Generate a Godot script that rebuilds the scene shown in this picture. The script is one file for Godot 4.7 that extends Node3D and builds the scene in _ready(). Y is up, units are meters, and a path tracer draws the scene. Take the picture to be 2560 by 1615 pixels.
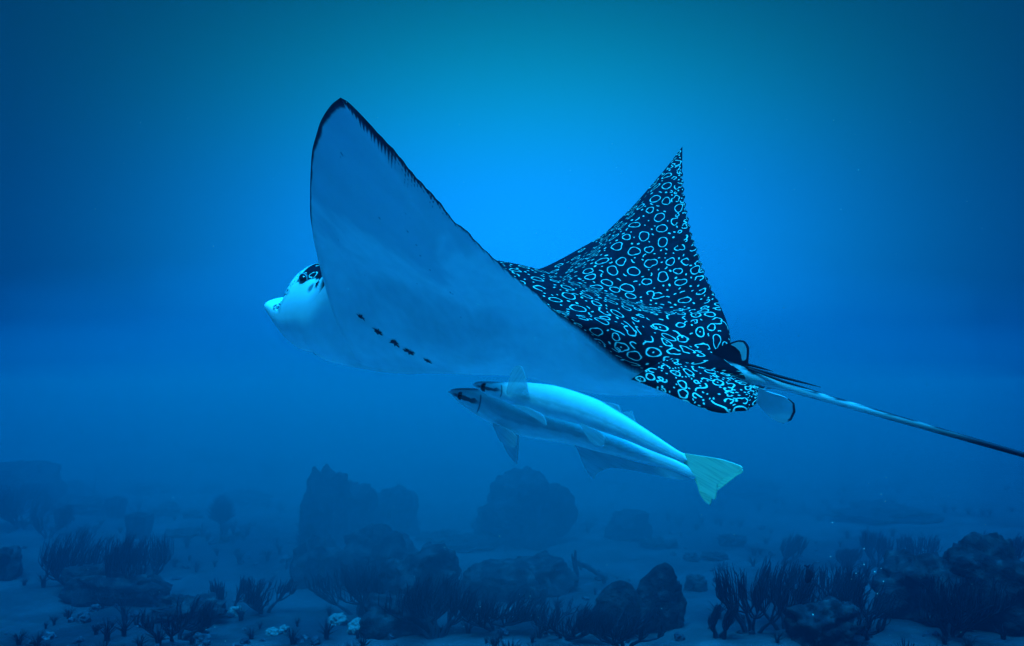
extends Node3D

# Underwater: a spotted eagle ray glides left over a hazy reef, two remoras swim beneath it.
# The seabed lies at y = 0; the lens hovers 2.6 m above it and looks along -z, tilted up a little.

var rng := RandomNumberGenerator.new()
var counts := {}
var sea_noise := FastNoiseLite.new()
var rough_noise := FastNoiseLite.new()
var lump_noise := FastNoiseLite.new()
var mats := {}

# ---------------------------------------------------------------- naming helpers
func numbered(called: String) -> String:
	var n: int = counts.get(called, 0)
	counts[called] = n + 1
	return called if n == 0 else "%s_%03d" % [called, n]

func tag(o: Node, label: String, category: String, group := "", kind := "") -> void:
	if label != "":
		o.set_meta("label", label)
	if category != "":
		o.set_meta("category", category)
	if group != "":
		o.set_meta("group", group)
	if kind != "":
		o.set_meta("kind", kind)

func thing(called: String, label: String, category: String, at := Vector3.ZERO, group := "") -> Node3D:
	var o := Node3D.new()
	o.name = numbered(called)
	add_child(o)
	o.position = at
	tag(o, label, category, group)
	return o

func part(called: String, mesh: Mesh, m: Material, parent: Node) -> MeshInstance3D:
	var o := MeshInstance3D.new()
	o.name = called
	o.mesh = mesh
	if m != null:
		o.material_override = m
	parent.add_child(o, true)
	return o

func mat(c: Color, rough := 0.8, spec := 0.3) -> StandardMaterial3D:
	var m := StandardMaterial3D.new()
	m.albedo_color = c.linear_to_srgb()
	m.roughness = rough
	m.metallic_specular = spec
	return m

# ---------------------------------------------------------------- shape helpers
func knots(pts: Array, x: float) -> float:
	# smooth (monotone-ish Hermite) curve through Vector2 knots sorted by rising x
	var n := pts.size()
	if x <= pts[0].x:
		return pts[0].y
	if x >= pts[n - 1].x:
		return pts[n - 1].y
	var i := 0
	while x > pts[i + 1].x:
		i += 1
	var a: Vector2 = pts[i]
	var b: Vector2 = pts[i + 1]
	var h := b.x - a.x
	var d := (b.y - a.y) / h
	var d0 := d
	var d1 := d
	if i > 0:
		var p: Vector2 = pts[i - 1]
		var dp := (a.y - p.y) / (a.x - p.x)
		d0 = 0.0 if dp * d <= 0.0 else 2.0 * dp * d / (dp + d)
	if i < n - 2:
		var q: Vector2 = pts[i + 2]
		var dn := (q.y - b.y) / (q.x - b.x)
		d1 = 0.0 if dn * d <= 0.0 else 2.0 * dn * d / (dn + d)
	var t := (x - a.x) / h
	var t2 := t * t
	var t3 := t2 * t
	return a.y * (2.0 * t3 - 3.0 * t2 + 1.0) + h * d0 * (t3 - 2.0 * t2 + t) + b.y * (3.0 * t2 - 2.0 * t3) + h * d1 * (t3 - t2)

func along(pts: Array, t: float) -> Vector3:
	# Catmull-Rom through Vector3 points, t in 0..1 by chord length
	var n := pts.size()
	var len := PackedFloat32Array([0.0])
	for i in range(1, n):
		len.append(len[i - 1] + maxf((pts[i] as Vector3).distance_to(pts[i - 1]), 1e-5))
	var want := clampf(t, 0.0, 1.0) * len[n - 1]
	var k := 0
	while k < n - 2 and want > len[k + 1]:
		k += 1
	var u := clampf((want - len[k]) / (len[k + 1] - len[k]), 0.0, 1.0)
	var p1: Vector3 = pts[k]
	var p2: Vector3 = pts[k + 1]
	var h := len[k + 1] - len[k]
	var m1 := p2 - p1
	var m2 := p2 - p1
	if k > 0:
		m1 = (p2 - (pts[k - 1] as Vector3)) / (len[k + 1] - len[k - 1]) * h
	if k < n - 2:
		m2 = ((pts[k + 2] as Vector3) - p1) / (len[k + 2] - len[k]) * h
	var u2 := u * u
	var u3 := u2 * u
	return p1 * (2.0 * u3 - 3.0 * u2 + 1.0) + m1 * (u3 - 2.0 * u2 + u) + p2 * (3.0 * u2 - 2.0 * u3) + m2 * (u3 - u2)

func grid_mesh(rows: Array, uvs: Array, closed: bool, split := 0, flip := false, tints := []) -> ArrayMesh:
	# rows: Array of PackedVector3Array of one length; normals are smooth. split > 0: the columns from there on become a second surface with uvs of its own (uvs[1])
	var nr := rows.size()
	var nc: int = rows[0].size()
	var nor: Array = []
	for i in nr:
		var z := PackedVector3Array()
		z.resize(nc)
		nor.append(z)
	var last := nc if closed else nc - 1
	for i in nr - 1:
		for j in last:
			var k := (j + 1) % nc
			var a: Vector3 = rows[i][j]
			var b: Vector3 = rows[i + 1][j]
			var c: Vector3 = rows[i + 1][k]
			var d: Vector3 = rows[i][k]
			var n := (c - a).cross(d - b)
			if flip:
				n = -n
			nor[i][j] += n
			nor[i + 1][j] += n
			nor[i + 1][k] += n
			nor[i][k] += n
	var mesh := ArrayMesh.new()
	var ranges := [[0, last]] if split == 0 else [[0, split], [split, last]]
	for s in ranges.size():
		var c0: int = ranges[s][0]
		var c1: int = ranges[s][1]
		var w := c1 - c0 + 1
		var pos := PackedVector3Array()
		var no := PackedVector3Array()
		var uv := PackedVector2Array()
		var tint := PackedColorArray()
		var ix := PackedInt32Array()
		for i in nr:
			for j in w:
				var k := (c0 + j) % nc
				pos.append(rows[i][k])
				no.append((nor[i][k] as Vector3).normalized())
				if tints.size() > 0:
					tint.append(tints[i][k])
				if uvs.size() > s:
					uv.append(uvs[s][i][j])
		for i in nr - 1:
			for j in w - 1:
				var a := i * w + j
				var q := [a, a + w, a + w + 1, a, a + w + 1, a + 1]
				if not flip:
					q = [a, a + w + 1, a + w, a, a + 1, a + w + 1]
				for x in q:
					ix.append(x)
		var arr := []
		arr.resize(Mesh.ARRAY_MAX)
		arr[Mesh.ARRAY_VERTEX] = pos
		arr[Mesh.ARRAY_NORMAL] = no
		if uv.size() == pos.size():
			arr[Mesh.ARRAY_TEX_UV] = uv
		if tint.size() > 0:
			arr[Mesh.ARRAY_COLOR] = tint
		arr[Mesh.ARRAY_INDEX] = ix
		mesh.add_surface_from_arrays(Mesh.PRIMITIVE_TRIANGLES, arr)
	return mesh

func tube(st: SurfaceTool, pts: Array, radii: Array, sides := 6) -> void:
	# a smooth tapering tube through pts, appended to st with its own normals
	var n := pts.size()
	var x := Vector3.RIGHT
	var rings: Array = []
	var norms: Array = []
	for i in n:
		var d: Vector3 = (pts[mini(i + 1, n - 1)] - pts[maxi(i - 1, 0)]).normalized()
		x = (x - d * x.dot(d))
		if x.length() < 0.05:
			x = d.cross(Vector3(0.3, 0.2, 0.9))
		x = x.normalized()
		var y := d.cross(x)
		var r := PackedVector3Array()
		var nn := PackedVector3Array()
		for j in sides:
			var a := TAU * j / sides
			var o := x * cos(a) + y * sin(a)
			nn.append(o)
			r.append(pts[i] + o * radii[i])
		rings.append(r)
		norms.append(nn)
	for i in n - 1:
		for j in sides:
			var k := (j + 1) % sides
			for q in [[i, j], [i + 1, j], [i + 1, k], [i, j], [i + 1, k], [i, k]]:
				st.set_normal(norms[q[0]][q[1]])
				st.add_vertex(rings[q[0]][q[1]])

# ---------------------------------------------------------------- seabed
func sea_height(x: float, z: float) -> float:
	return 0.22 * sea_noise.get_noise_2d(x, z) + 0.05 * rough_noise.get_noise_2d(x, z)

func seabed_tint(x: float, z: float) -> Color:
	# sand made paler out of view below the lens to bounce light up, turf-covered rubble between
	var r := Vector2(x, z).length()
	var n := sea_noise.get_noise_2d(x * 2.2 + 40.0, z * 2.2) + 0.5 * rough_noise.get_noise_2d(x * 0.7, z * 0.7 + 9.0)
	var turf := smoothstep(-0.12, 0.34, n)
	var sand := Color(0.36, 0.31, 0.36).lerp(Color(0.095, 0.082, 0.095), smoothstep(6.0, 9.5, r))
	var weed := Color(0.05, 0.042, 0.052)
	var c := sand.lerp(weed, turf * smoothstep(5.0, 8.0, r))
	return c

func noise_map(seed_: int, freq: float, ramp: Array, octaves := 5, size := 1024, bump := false) -> NoiseTexture2D:
	var n := FastNoiseLite.new()
	n.seed = seed_
	n.frequency = freq
	n.fractal_octaves = octaves
	var t := NoiseTexture2D.new()
	t.noise = n
	t.width = size
	t.height = size
	t.seamless = true
	t.as_normal_map = bump
	if bump:
		t.bump_strength = 6.0
	if ramp.size() > 0:
		var g := Gradient.new()
		g.offsets = PackedFloat32Array(ramp.map(func(r): return r[0]))
		g.colors = PackedColorArray(ramp.map(func(r): return (r[1] as Color).linear_to_srgb()))
		t.color_ramp = g
	return t

func seabed() -> void:
	var rows: Array = []
	var uvs: Array = []
	var tints: Array = []
	var nr := 230
	var na := 420
	for i in nr:
		var r := 0.4 * pow(95.0 / 0.4, float(i) / (nr - 1))
		var row := PackedVector3Array()
		var uv := PackedVector2Array()
		var tint := PackedColorArray()
		for j in na + 1:
			var a := TAU * j / na
			var x := r * sin(a)
			var z := -r * cos(a)
			row.append(Vector3(x, sea_height(x, z), z))
			uv.append(Vector2(x, z))
			tint.append(seabed_tint(x, z))
		rows.append(row)
		uvs.append(uv)
		tints.append(tint)
	var m := mat(Color(1, 1, 1), 0.95, 0.1)
	m.albedo_texture = noise_map(11, 0.008, [[0.0, Color(0.5, 0.52, 0.5)], [0.45, Color(0.75, 0.75, 0.73)], [0.6, Color(0.95, 0.95, 0.92)], [1.0, Color(1, 1, 1)]], 6)
	m.uv1_scale = Vector3(0.11, 0.11, 1)
	m.vertex_color_use_as_albedo = true
	m.normal_enabled = true
	m.normal_texture = noise_map(12, 0.02, [], 5, 1024, true)
	m.normal_scale = 0.8
	var mesh := grid_mesh(rows, [uvs], false, 0, true, tints)
	var o := part("seabed", mesh, m, self)
	tag(o, "pale sand and rubble seabed fading into blue haze", "seabed", "", "structure")

# ---------------------------------------------------------------- water light
const GLOW := Vector3(0.003, 0.42, 1.16)      # the lit water ahead, a bright lobe painted into the sky
const SIDE := Vector3(0.0003, 0.007, 0.012)  # deep water all round
const SURFACE := Vector3(0.003, 3.5, 9.6)    # the bright surface overhead

func water_sky() -> PanoramaSkyMaterial:
	var w := 512
	var h := 256
	var im := Image.create_empty(w, h, false, Image.FORMAT_RGBAF)
	for y in h:
		var up := rad_to_deg((0.5 - (y + 0.5) / h) * PI)
		for x in w:
			var az := wrapf((x + 0.5) / w * 360.0, -180.0, 180.0) - 1.0
			var lobe := exp(-pow(az / 19.0, 2.0) - pow((up - 6.0) / 13.0, 2.0)) * (1.0 + 1.0 * exp(-pow(up / 7.0, 2.0)) + 3.0 * exp(-pow(up / 3.4, 2.0)))
			var c := SIDE + GLOW * lobe
			c.y *= 1.0 + 0.7 * smoothstep(10.0, 26.0, up) + 0.3 * smoothstep(8.0, 30.0, absf(az))   # greener away from the glow
			c.z *= 1.0 - 0.30 * smoothstep(9.0, 24.0, up)
			c = c.lerp(SURFACE, smoothstep(43.0, 74.0, up))
			im.set_pixel(x, y, Color(c.x, c.y, c.z))
	var m := PanoramaSkyMaterial.new()
	m.panorama = ImageTexture.create_from_image(im)
	return m

func haze_layer(at: Vector3, across: float, high: float, density: float) -> void:
	# added haze that veils the far reef and brightens the water ahead
	var bank := FogVolume.new()
	bank.name = numbered("added_haze")
	bank.shape = RenderingServer.FOG_VOLUME_SHAPE_CYLINDER
	bank.size = Vector3(across, high, across)
	bank.position = at
	var fm := FogMaterial.new()
	fm.density = density
	fm.albedo = Color(0.004, 0.96, 1.0).linear_to_srgb()
	bank.material = fm
	add_child(bank)
	tag(bank, "added pale haze veiling the reef and brightening the water ahead", "haze", "layers of added haze", "stuff")

func _ready() -> void:
	var cam := Camera3D.new()
	cam.name = "camera"
	add_child(cam)
	cam.position = Vector3(0, 2.6, 0)
	cam.rotation_degrees = Vector3(3.3, 0, 0)
	cam.fov = 40.77
	cam.near = 0.05
	cam.far = 300.0
	cam.current = true
	var e := Environment.new()
	e.background_mode = Environment.BG_SKY
	e.tonemap_mode = Environment.TONE_MAPPER_LINEAR
	e.tonemap_exposure = 1.5
	e.sdfgi_enabled = true
	e.ssao_enabled = true
	e.ssil_enabled = true
	e.volumetric_fog_enabled = true
	e.volumetric_fog_density = 0.062
	e.volumetric_fog_albedo = Color(0.004, 0.46, 1.0).linear_to_srgb()
	e.volumetric_fog_anisotropy = 0.85
	var sky := Sky.new()
	sky.sky_material = water_sky()
	e.sky = sky
	var we := WorldEnvironment.new()
	we.name = "water_light"
	we.environment = e
	add_child(we)
	var sun := DirectionalLight3D.new()
	sun.name = "sun"
	sun.light_energy = 0.6
	sun.light_color = Color(0.02, 0.60, 1.0).linear_to_srgb()
	sun.light_angular_distance = 6.0
	sun.shadow_enabled = true
	sun.rotation_degrees = Vector3(-68, -32, 0)
	add_child(sun)
	sea_noise.seed = 3
	sea_noise.frequency = 0.11
	rough_noise.seed = 4
	rough_noise.frequency = 0.9
	seabed()
	for i in 15:
		var f := i / 14.0
		var g := ((i * 4) % 15) / 14.0
		var away := lerpf(11.0, 39.0, g)
		var across := 2.0 * away * sin(deg_to_rad(lerpf(14.0, 41.0, f)))
		var top := lerpf(2.4, 4.1, ((i * 7) % 15) / 14.0)
		haze_layer(Vector3(-0.02 * away, top * 0.5 - 0.22, -away), across, top + 0.45, 0.019)
	reef_materials()
	eagle_ray()
	remoras()
	reef()
	strewn()
	little_fish()
	specks()

# ---------------------------------------------------------------- the eagle ray
# Own axes: x towards the head, y up, z towards its right wing; the tail root is near the origin; metres.
var near_lead := [Vector3(0.347, 0.351, -0.660), Vector3(0.392, 0.348, -0.624), Vector3(0.448, 0.336, -0.577), Vector3(0.497, 0.321, -0.530), Vector3(0.538, 0.305, -0.490), Vector3(0.595, 0.277, -0.427), Vector3(0.658, 0.238, -0.354), Vector3(0.703, 0.204, -0.299), Vector3(0.738, 0.168, -0.245), Vector3(0.764, 0.128, -0.184), Vector3(0.776, 0.092, -0.132)]
var near_trail := [Vector3(0.347, 0.351, -0.660), Vector3(0.345, 0.348, -0.648), Vector3(0.344, 0.334, -0.617), Vector3(0.343, 0.317, -0.584), Vector3(0.340, 0.299, -0.551), Vector3(0.338, 0.276, -0.515), Vector3(0.333, 0.259, -0.488), Vector3(0.327, 0.238, -0.455), Vector3(0.322, 0.212, -0.421), Vector3(0.315, 0.205, -0.405), Vector3(0.307, 0.185, -0.378), Vector3(0.293, 0.160, -0.342), Vector3(0.273, 0.130, -0.298), Vector3(0.257, 0.112, -0.269), Vector3(0.241, 0.084, -0.235), Vector3(0.218, 0.063, -0.201), Vector3(0.200, 0.044, -0.173), Vector3(0.178, 0.019, -0.139), Vector3(0.150, -0.008, -0.104), Vector3(0.112, -0.018, -0.074)]
var far_lead := [Vector3(0.347, 0.461, 0.695), Vector3(0.372, 0.405, 0.661), Vector3(0.397, 0.363, 0.641), Vector3(0.431, 0.305, 0.611), Vector3(0.465, 0.255, 0.580), Vector3(0.494, 0.216, 0.552), Vector3(0.531, 0.182, 0.513), Vector3(0.568, 0.149, 0.471), Vector3(0.602, 0.124, 0.433), Vector3(0.660, 0.100, 0.350), Vector3(0.735, 0.085, 0.235), Vector3(0.776, 0.075, 0.132)]
var far_trail := [Vector3(0.347, 0.461, 0.695), Vector3(0.316, 0.386, 0.616), Vector3(0.280, 0.316, 0.537), Vector3(0.251, 0.271, 0.481), Vector3(0.220, 0.228, 0.425), Vector3(0.189, 0.193, 0.374), Vector3(0.153, 0.153, 0.312), Vector3(0.126, 0.127, 0.269), Vector3(0.094, 0.099, 0.218), Vector3(0.058, 0.066, 0.153), Vector3(0.034, 0.046, 0.100), Vector3(0.016, 0.022, 0.055)]
var back_line := [Vector2(-0.05, -0.010), Vector2(0.0, 0.006), Vector2(0.03, 0.017), Vector2(0.085, 0.026), Vector2(0.142, 0.045), Vector2(0.227, 0.076), Vector2(0.281, 0.092), Vector2(0.337, 0.106), Vector2(0.415, 0.126), Vector2(0.485, 0.138), Vector2(0.6, 0.142), Vector2(0.7, 0.138), Vector2(0.806, 0.128), Vector2(0.88, 0.12), Vector2(0.930, 0.111), Vector2(0.954, 0.101), Vector2(0.968, 0.088), Vector2(0.975, 0.066), Vector2(0.979, 0.036), Vector2(0.992, 0.026), Vector2(1.041, 0.026), Vector2(1.075, 0.020), Vector2(1.099, 0.006)]
var belly_line := [Vector2(-0.05, -0.021), Vector2(0.0, -0.030), Vector2(0.03, -0.042), Vector2(0.095, -0.066), Vector2(0.190, -0.071), Vector2(0.256, -0.074), Vector2(0.326, -0.068), Vector2(0.401, -0.063), Vector2(0.511, -0.074), Vector2(0.573, -0.080), Vector2(0.625, -0.086), Vector2(0.678, -0.096), Vector2(0.775, -0.110), Vector2(0.818, -0.110), Vector2(0.866, -0.107), Vector2(0.890, -0.100), Vector2(0.905, -0.088), Vector2(0.920, -0.091), Vector2(0.940, -0.091), Vector2(0.984, -0.078), Vector2(1.010, -0.060), Vector2(1.036, -0.042), Vector2(1.070, -0.018), Vector2(1.092, -0.004), Vector2(1.099, 0.004)]
var side_line := [Vector2(-0.05, 0.005), Vector2(0.0, 0.022), Vector2(0.04, 0.042), Vector2(0.1, 0.07), Vector2(0.145, 0.1), Vector2(0.776, 0.132), Vector2(0.83, 0.119), Vector2(0.88, 0.108), Vector2(0.92, 0.099), Vector2(0.95, 0.090), Vector2(0.985, 0.081), Vector2(1.01, 0.076), Vector2(1.03, 0.071), Vector2(1.06, 0.058), Vector2(1.085, 0.038), Vector2(1.095, 0.02), Vector2(1.099, 0.004)]
var mid_line := [Vector2(-0.05, -0.016), Vector2(0.0, -0.012), Vector2(0.1, -0.012), Vector2(0.3, 0.012), Vector2(0.6, 0.022), Vector2(0.8, 0.02), Vector2(0.9, 0.01), Vector2(1.0, -0.006), Vector2(1.05, 0.002), Vector2(1.099, 0.005)]
var ray_rows: Array = []   # the closed loops of the skin
var ray_half := 44         # columns of one side of the skin, per wing
var ray_stations: Array = []
var ray_uv: Array = []

func ray_station(v: float) -> Dictionary:
	# v 0..1 head, 1..2 leading edges, 2..3 trailing edges, 3..4 tail root
	var s: float
	var near: Vector3
	var far: Vector3
	var wing := 0.0
	if v < 1.0:
		s = lerpf(1.0988, 0.776, v)
		var w := knots(side_line, s)
		var rise := smoothstep(0.88, 0.776, s)
		var tip := s - 0.027 * smoothstep(0.93, 1.08, s)
		near = Vector3(tip, lerpf(knots(mid_line, s), 0.092, rise), -w)
		far = Vector3(tip, lerpf(knots(mid_line, s), 0.075, rise), w)
	elif v < 2.0:
		near = along(near_lead, 2.0 - v)
		far = along(far_lead, 2.0 - v)
		s = lerpf(0.776, 0.44, v - 1.0)
		wing = smoothstep(1.0, 1.35, v)
	elif v < 3.0:
		near = along(near_trail, v - 2.0)
		far = along(far_trail, v - 2.0)
		var frill := smoothstep(2.05, 2.2, v) * smoothstep(2.97, 2.8, v)   # the worn scallops of the trailing edge
		far.x += 0.0032 * sin(v * TAU * 27.0) * frill
		near.x += 0.0012 * sin(v * TAU * 31.0) * frill
		s = lerpf(0.44, 0.10, v - 2.0)
		wing = smoothstep(3.0, 2.65, v)
	else:
		var f := v - 3.0
		s = lerpf(0.10, -0.05, f)
		var w := knots(side_line, s)
		near = Vector3(lerpf(0.112, s, smoothstep(0.0, 0.6, f)), lerpf(-0.018, knots(mid_line, s), smoothstep(0.0, 0.6, f)), -lerpf(0.074, w, smoothstep(0.0, 0.7, f)))
		far = Vector3(lerpf(0.016, s, smoothstep(0.0, 0.9, f)), lerpf(0.022, knots(mid_line, s), smoothstep(0.0, 0.6, f)), lerpf(0.055, w, smoothstep(0.0, 0.7, f)))
	return {"s": near.x if v < 1.0 else s, "k": s, "near": near, "far": far, "wing": wing, "m": knots(mid_line, s), "up": knots(back_line, s), "down": knots(belly_line, s)}

func ray_point(st: Dictionary, q: float, up: bool) -> Array:
	# q -1 (near wing's edge) .. 1 (far wing's edge); returns [point, distance from the spine along the skin]
	var e: Vector3 = st.near if q < 0.0 else st.far
	var f := absf(q)
	var wing: float = st.wing
	var reach := absf(e.z)
	var m: float = st.m
	var sg := -1.0 if q < 0.0 else 1.0
	var p1 := Vector2(lerpf(reach / 3.0, minf(0.13, reach / 3.0), wing), m)
	var p3 := Vector2(reach, e.y)
	var p2 := p1.lerp(p3, 0.5)
	if wing > 0.0:
		p2 += Vector2(0.0, -0.035 * wing) if q > 0.0 else Vector2(0.0, -0.012 * wing)
	var p0 := Vector2(0.0, m)
	var g := 1.0 - f
	var c := p0 * g * g * g + p1 * 3.0 * g * g * f + p2 * 3.0 * g * f * f + p3 * f * f * f
	var d := (p1 - p0) * 3.0 * g * g + (p2 - p1) * 6.0 * g * f + (p3 - p2) * 3.0 * f * f
	d = d.normalized() if d.length() > 1e-6 else Vector2(1, 0)
	var body: float = (st.up - m) if up else (m - st.down)
	var x := c.x / 0.235
	var bump := pow(maxf(0.0, 1.0 - x * x), 1.6) if wing > 0.0 else 1.0
	bump = lerpf(1.0, pow(maxf(0.0, 1.0 - x * x), 1.5), wing)
	var close := sqrt(maxf(0.0, 1.0 - pow(f, lerpf(2.0, 8.0, wing))))
	var hump := body * bump * close
	var thick := 0.011 * wing * sqrt(maxf(0.0, 1.0 - f * f)) * (1.0 - 0.55 * f)
	var n := Vector2(-d.y, d.x)
	if not up:
		n = -n
	# near the spine the skin rises straight up, out on the wing it follows the wing
	var o := c + n * thick + Vector2(0.0, hump if up else -hump)
	return [Vector3(lerpf(st.s, e.x, smoothstep(0.0, 1.0, f) * 0.5 + f * 0.5), o.y, sg * o.x), sg * (c.x + 0.25 * f * maxf(0.0, absf(p3.y - m)) * f)]

func ray_shape() -> void:
	var vs: Array = []
	for i in 64:
		vs.append(pow(float(i) / 64.0, 1.15))
	for i in 110:
		vs.append(1.0 + float(i) / 110.0)
	for i in 150:
		vs.append(2.0 + float(i) / 150.0)
	for i in 25:
		vs.append(3.0 + float(i) / 24.0)
	for v in vs:
		var st := ray_station(v)
		ray_stations.append(st)
		var row := PackedVector3Array()
		var n := ray_half * 2
		for k in n + 1:      # above: near edge to far edge
			row.append(ray_point(st, spread(float(k) / n * 2.0 - 1.0), true)[0])
		for k in range(1, n):  # below: far edge back to near edge
			row.append(ray_point(st, spread(1.0 - float(k) / n * 2.0), false)[0])
		ray_rows.append(row)
	# ease the skin along the body where the fans of the leading and the trailing edge meet
	var n := ray_half * 2
	for pass_ in 110:
		var old: Array = ray_rows.duplicate(true)
		for i in range(70, vs.size() - 12):
			var ease_ := smoothstep(1.05, 1.5, vs[i]) * smoothstep(3.3, 2.9, vs[i])
			for k in n * 2:
				var q := spread(float(k) / n * 2.0 - 1.0) if k <= n else spread(1.0 - float(k - n) / n * 2.0)
				var w := ease_ * (1.0 - pow(absf(q), 9.0)) * 0.5
				if w > 0.0:
					ray_rows[i][k] = (old[i][k] as Vector3).lerp((old[i - 1][k] + old[i + 1][k]) * 0.5, w)

	# where every point of the back lies on the unrolled skin: (along, across)
	for i in vs.size():
		var row := PackedVector2Array()
		for k in n + 1:
			var p: Vector3 = ray_rows[i][k]
			var run := 0.0
			for j in range(mini(k, ray_half), maxi(k, ray_half)):
				var d: Vector3 = ray_rows[i][j + 1] - ray_rows[i][j]
				run += Vector2(d.y, d.z).length()
			run = run if k > ray_half else -run
			var s := p.x
			if vs[i] > 2.0:
				var step_: float = (p - (ray_rows[i - 1][k] as Vector3)).length_squared() - pow(run - ray_uv[i - 1][k].y, 2.0)
				s = ray_uv[i - 1][k].x - maxf(sqrt(maxf(step_, 0.0)), absf(ray_rows[i - 1][k].x - p.x) * 0.9)
			row.append(Vector2(s, run))
		ray_uv.append(row)

func spread(x: float) -> float:
	return sin(x * PI / 2.0) * 0.55 + x * 0.45

func eagle_ray() -> void:
	ray_shape()
	paint_skin()
	paint_belly()
	var o := thing("eagle_ray", "large eagle ray gliding left, white ringed spots on its dark back and pale belly", "ray", Vector3(0.383, 2.612, -1.517))
	o.basis = Basis(Vector3(-0.878, 0.134, -0.460), Vector3(0.070, 0.986, 0.154), Vector3(0.474, 0.103, -0.875)).orthonormalized()
	var n := ray_half * 2
	var up_uv: Array = []
	var low_uv: Array = []
	for i in ray_rows.size():
		var a := PackedVector2Array()
		var b := PackedVector2Array()
		for k in n + 1:
			a.append(skin_uv(ray_uv[i][k].x, ray_uv[i][k].y))
			b.append(Vector2.ZERO)
		for k in n + 1:
			var q := spread(1.0 - float(k) / n * 2.0)
			b[k] = Vector2(float(i) / (ray_rows.size() - 1), 0.5 + 0.5 * q)
		up_uv.append(a)
		low_uv.append(b)
	var skin := part("body", grid_mesh(ray_rows, [up_uv, low_uv], true, n, RAY_FLIP), null, o)
	skin.set_surface_override_material(0, mats.ray_back)
	skin.set_surface_override_material(1, mats.ray_belly)
	ray_details(o)

const RAY_FLIP := false

func skin_uv(s: float, a: float) -> Vector2:
	return Vector2(0.5 + a / 1.8, (s + 0.32) / 1.45)

# ---------------------------------------------------------------- the ray's skin
# Spots as they lie on the skin: place along the body, place across it, radius (metres).
var rings_whole := [
	Vector3(0.351, 0.792, 0.0065), Vector3(0.351, 0.691, 0.0105), Vector3(0.335, 0.647, 0.0128), Vector3(0.368, 0.651, 0.0097), Vector3(0.348, 0.590, 0.0133), Vector3(0.313, 0.590, 0.0130), Vector3(0.264, 0.574, 0.0135), Vector3(0.380, 0.572, 0.0100),
	Vector3(0.345, 0.543, 0.0104), Vector3(0.394, 0.542, 0.0070), Vector3(0.308, 0.526, 0.0150), Vector3(0.401, 0.500, 0.0086), Vector3(0.285, 0.489, 0.0144), Vector3(0.322, 0.446, 0.0150), Vector3(0.364, 0.427, 0.0102), Vector3(0.402, 0.445, 0.0098),
	Vector3(0.264, 0.442, 0.0150), Vector3(0.498, 0.578, 0.0069), Vector3(0.373, 0.387, 0.0140), Vector3(0.325, 0.385, 0.0150), Vector3(0.290, 0.405, 0.0114), Vector3(0.440, 0.421, 0.0106), Vector3(0.518, 0.531, 0.0075), Vector3(0.385, 0.323, 0.0127),
	Vector3(0.341, 0.337, 0.0126), Vector3(0.268, 0.360, 0.0150), Vector3(0.218, 0.378, 0.0120), Vector3(0.511, 0.479, 0.0089), Vector3(0.446, 0.346, 0.0087), Vector3(0.548, 0.463, 0.0093), Vector3(0.541, 0.419, 0.0091), Vector3(0.468, 0.337, 0.0077),
	Vector3(0.401, 0.280, 0.0117), Vector3(0.347, 0.298, 0.0142), Vector3(0.298, 0.317, 0.0150), Vector3(0.187, 0.348, 0.0106), Vector3(0.142, 0.348, 0.0125), Vector3(0.379, 0.107, 0.0115), Vector3(0.385, 0.255, 0.0111), Vector3(0.341, 0.252, 0.0118),
	Vector3(0.220, 0.322, 0.0150), Vector3(0.169, 0.308, 0.0125), Vector3(0.254, 0.294, 0.0112), Vector3(0.290, 0.255, 0.0150), Vector3(0.329, 0.047, 0.0097), Vector3(0.344, -0.011, 0.0075), Vector3(0.354, 0.220, 0.0125), Vector3(0.314, 0.235, 0.0111),
	Vector3(0.266, -0.030, 0.0102), Vector3(0.272, 0.227, 0.0124), Vector3(0.230, 0.010, 0.0108), Vector3(0.143, 0.240, 0.0125), Vector3(0.200, 0.016, 0.0097), Vector3(0.236, -0.050, 0.0100), Vector3(0.283, -0.074, 0.0144), Vector3(0.248, -0.120, 0.0150),
	Vector3(0.195, -0.045, 0.0116), Vector3(0.188, -0.127, 0.0125), Vector3(0.110, 0.057, 0.0084), Vector3(0.154, -0.162, 0.0125), Vector3(0.099, -0.003, 0.0125), Vector3(0.081, 0.015, 0.0095), Vector3(0.010, 0.046, 0.0125), Vector3(0.142, -0.122, 0.0086),
	Vector3(0.090, -0.106, 0.0125),
]
var rings_open := [
	Vector3(0.340, 0.745, 0.0107), Vector3(0.300, 0.657, 0.0127), Vector3(0.287, 0.605, 0.0123), Vector3(0.257, 0.523, 0.0150), Vector3(0.448, 0.464, 0.0075), Vector3(0.208, 0.431, 0.0131), Vector3(0.176, 0.381, 0.0107), Vector3(0.126, 0.314, 0.0098),
	Vector3(0.211, 0.254, 0.0150), Vector3(0.110, 0.264, 0.0095), Vector3(0.201, 0.107, 0.0114), Vector3(0.152, 0.121, 0.0125), Vector3(0.332, -0.096, 0.0150), Vector3(0.153, -0.079, 0.0125), Vector3(0.033, 0.105, 0.0119), Vector3(0.043, 0.016, 0.0110),
	Vector3(0.077, -0.042, 0.0098), Vector3(0.056, -0.124, 0.0125), Vector3(0.031, -0.079, 0.0106), Vector3(0.062, -0.063, 0.0065),
]
var squiggles := [
	Vector3(0.218, 0.482, 0.0134), Vector3(0.166, 0.414, 0.0112), Vector3(0.245, 0.255, 0.0109), Vector3(0.189, -0.177, 0.0114), Vector3(0.086, 0.198, 0.0095), Vector3(0.014, -0.059, 0.0120), Vector3(0.064, -0.035, 0.0117), Vector3(0.039, -0.036, 0.0107),
	Vector3(0.120, -0.097, 0.0125), Vector3(0.119, -0.049, 0.0117), Vector3(-0.016, -0.077, 0.0082),
]
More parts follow.
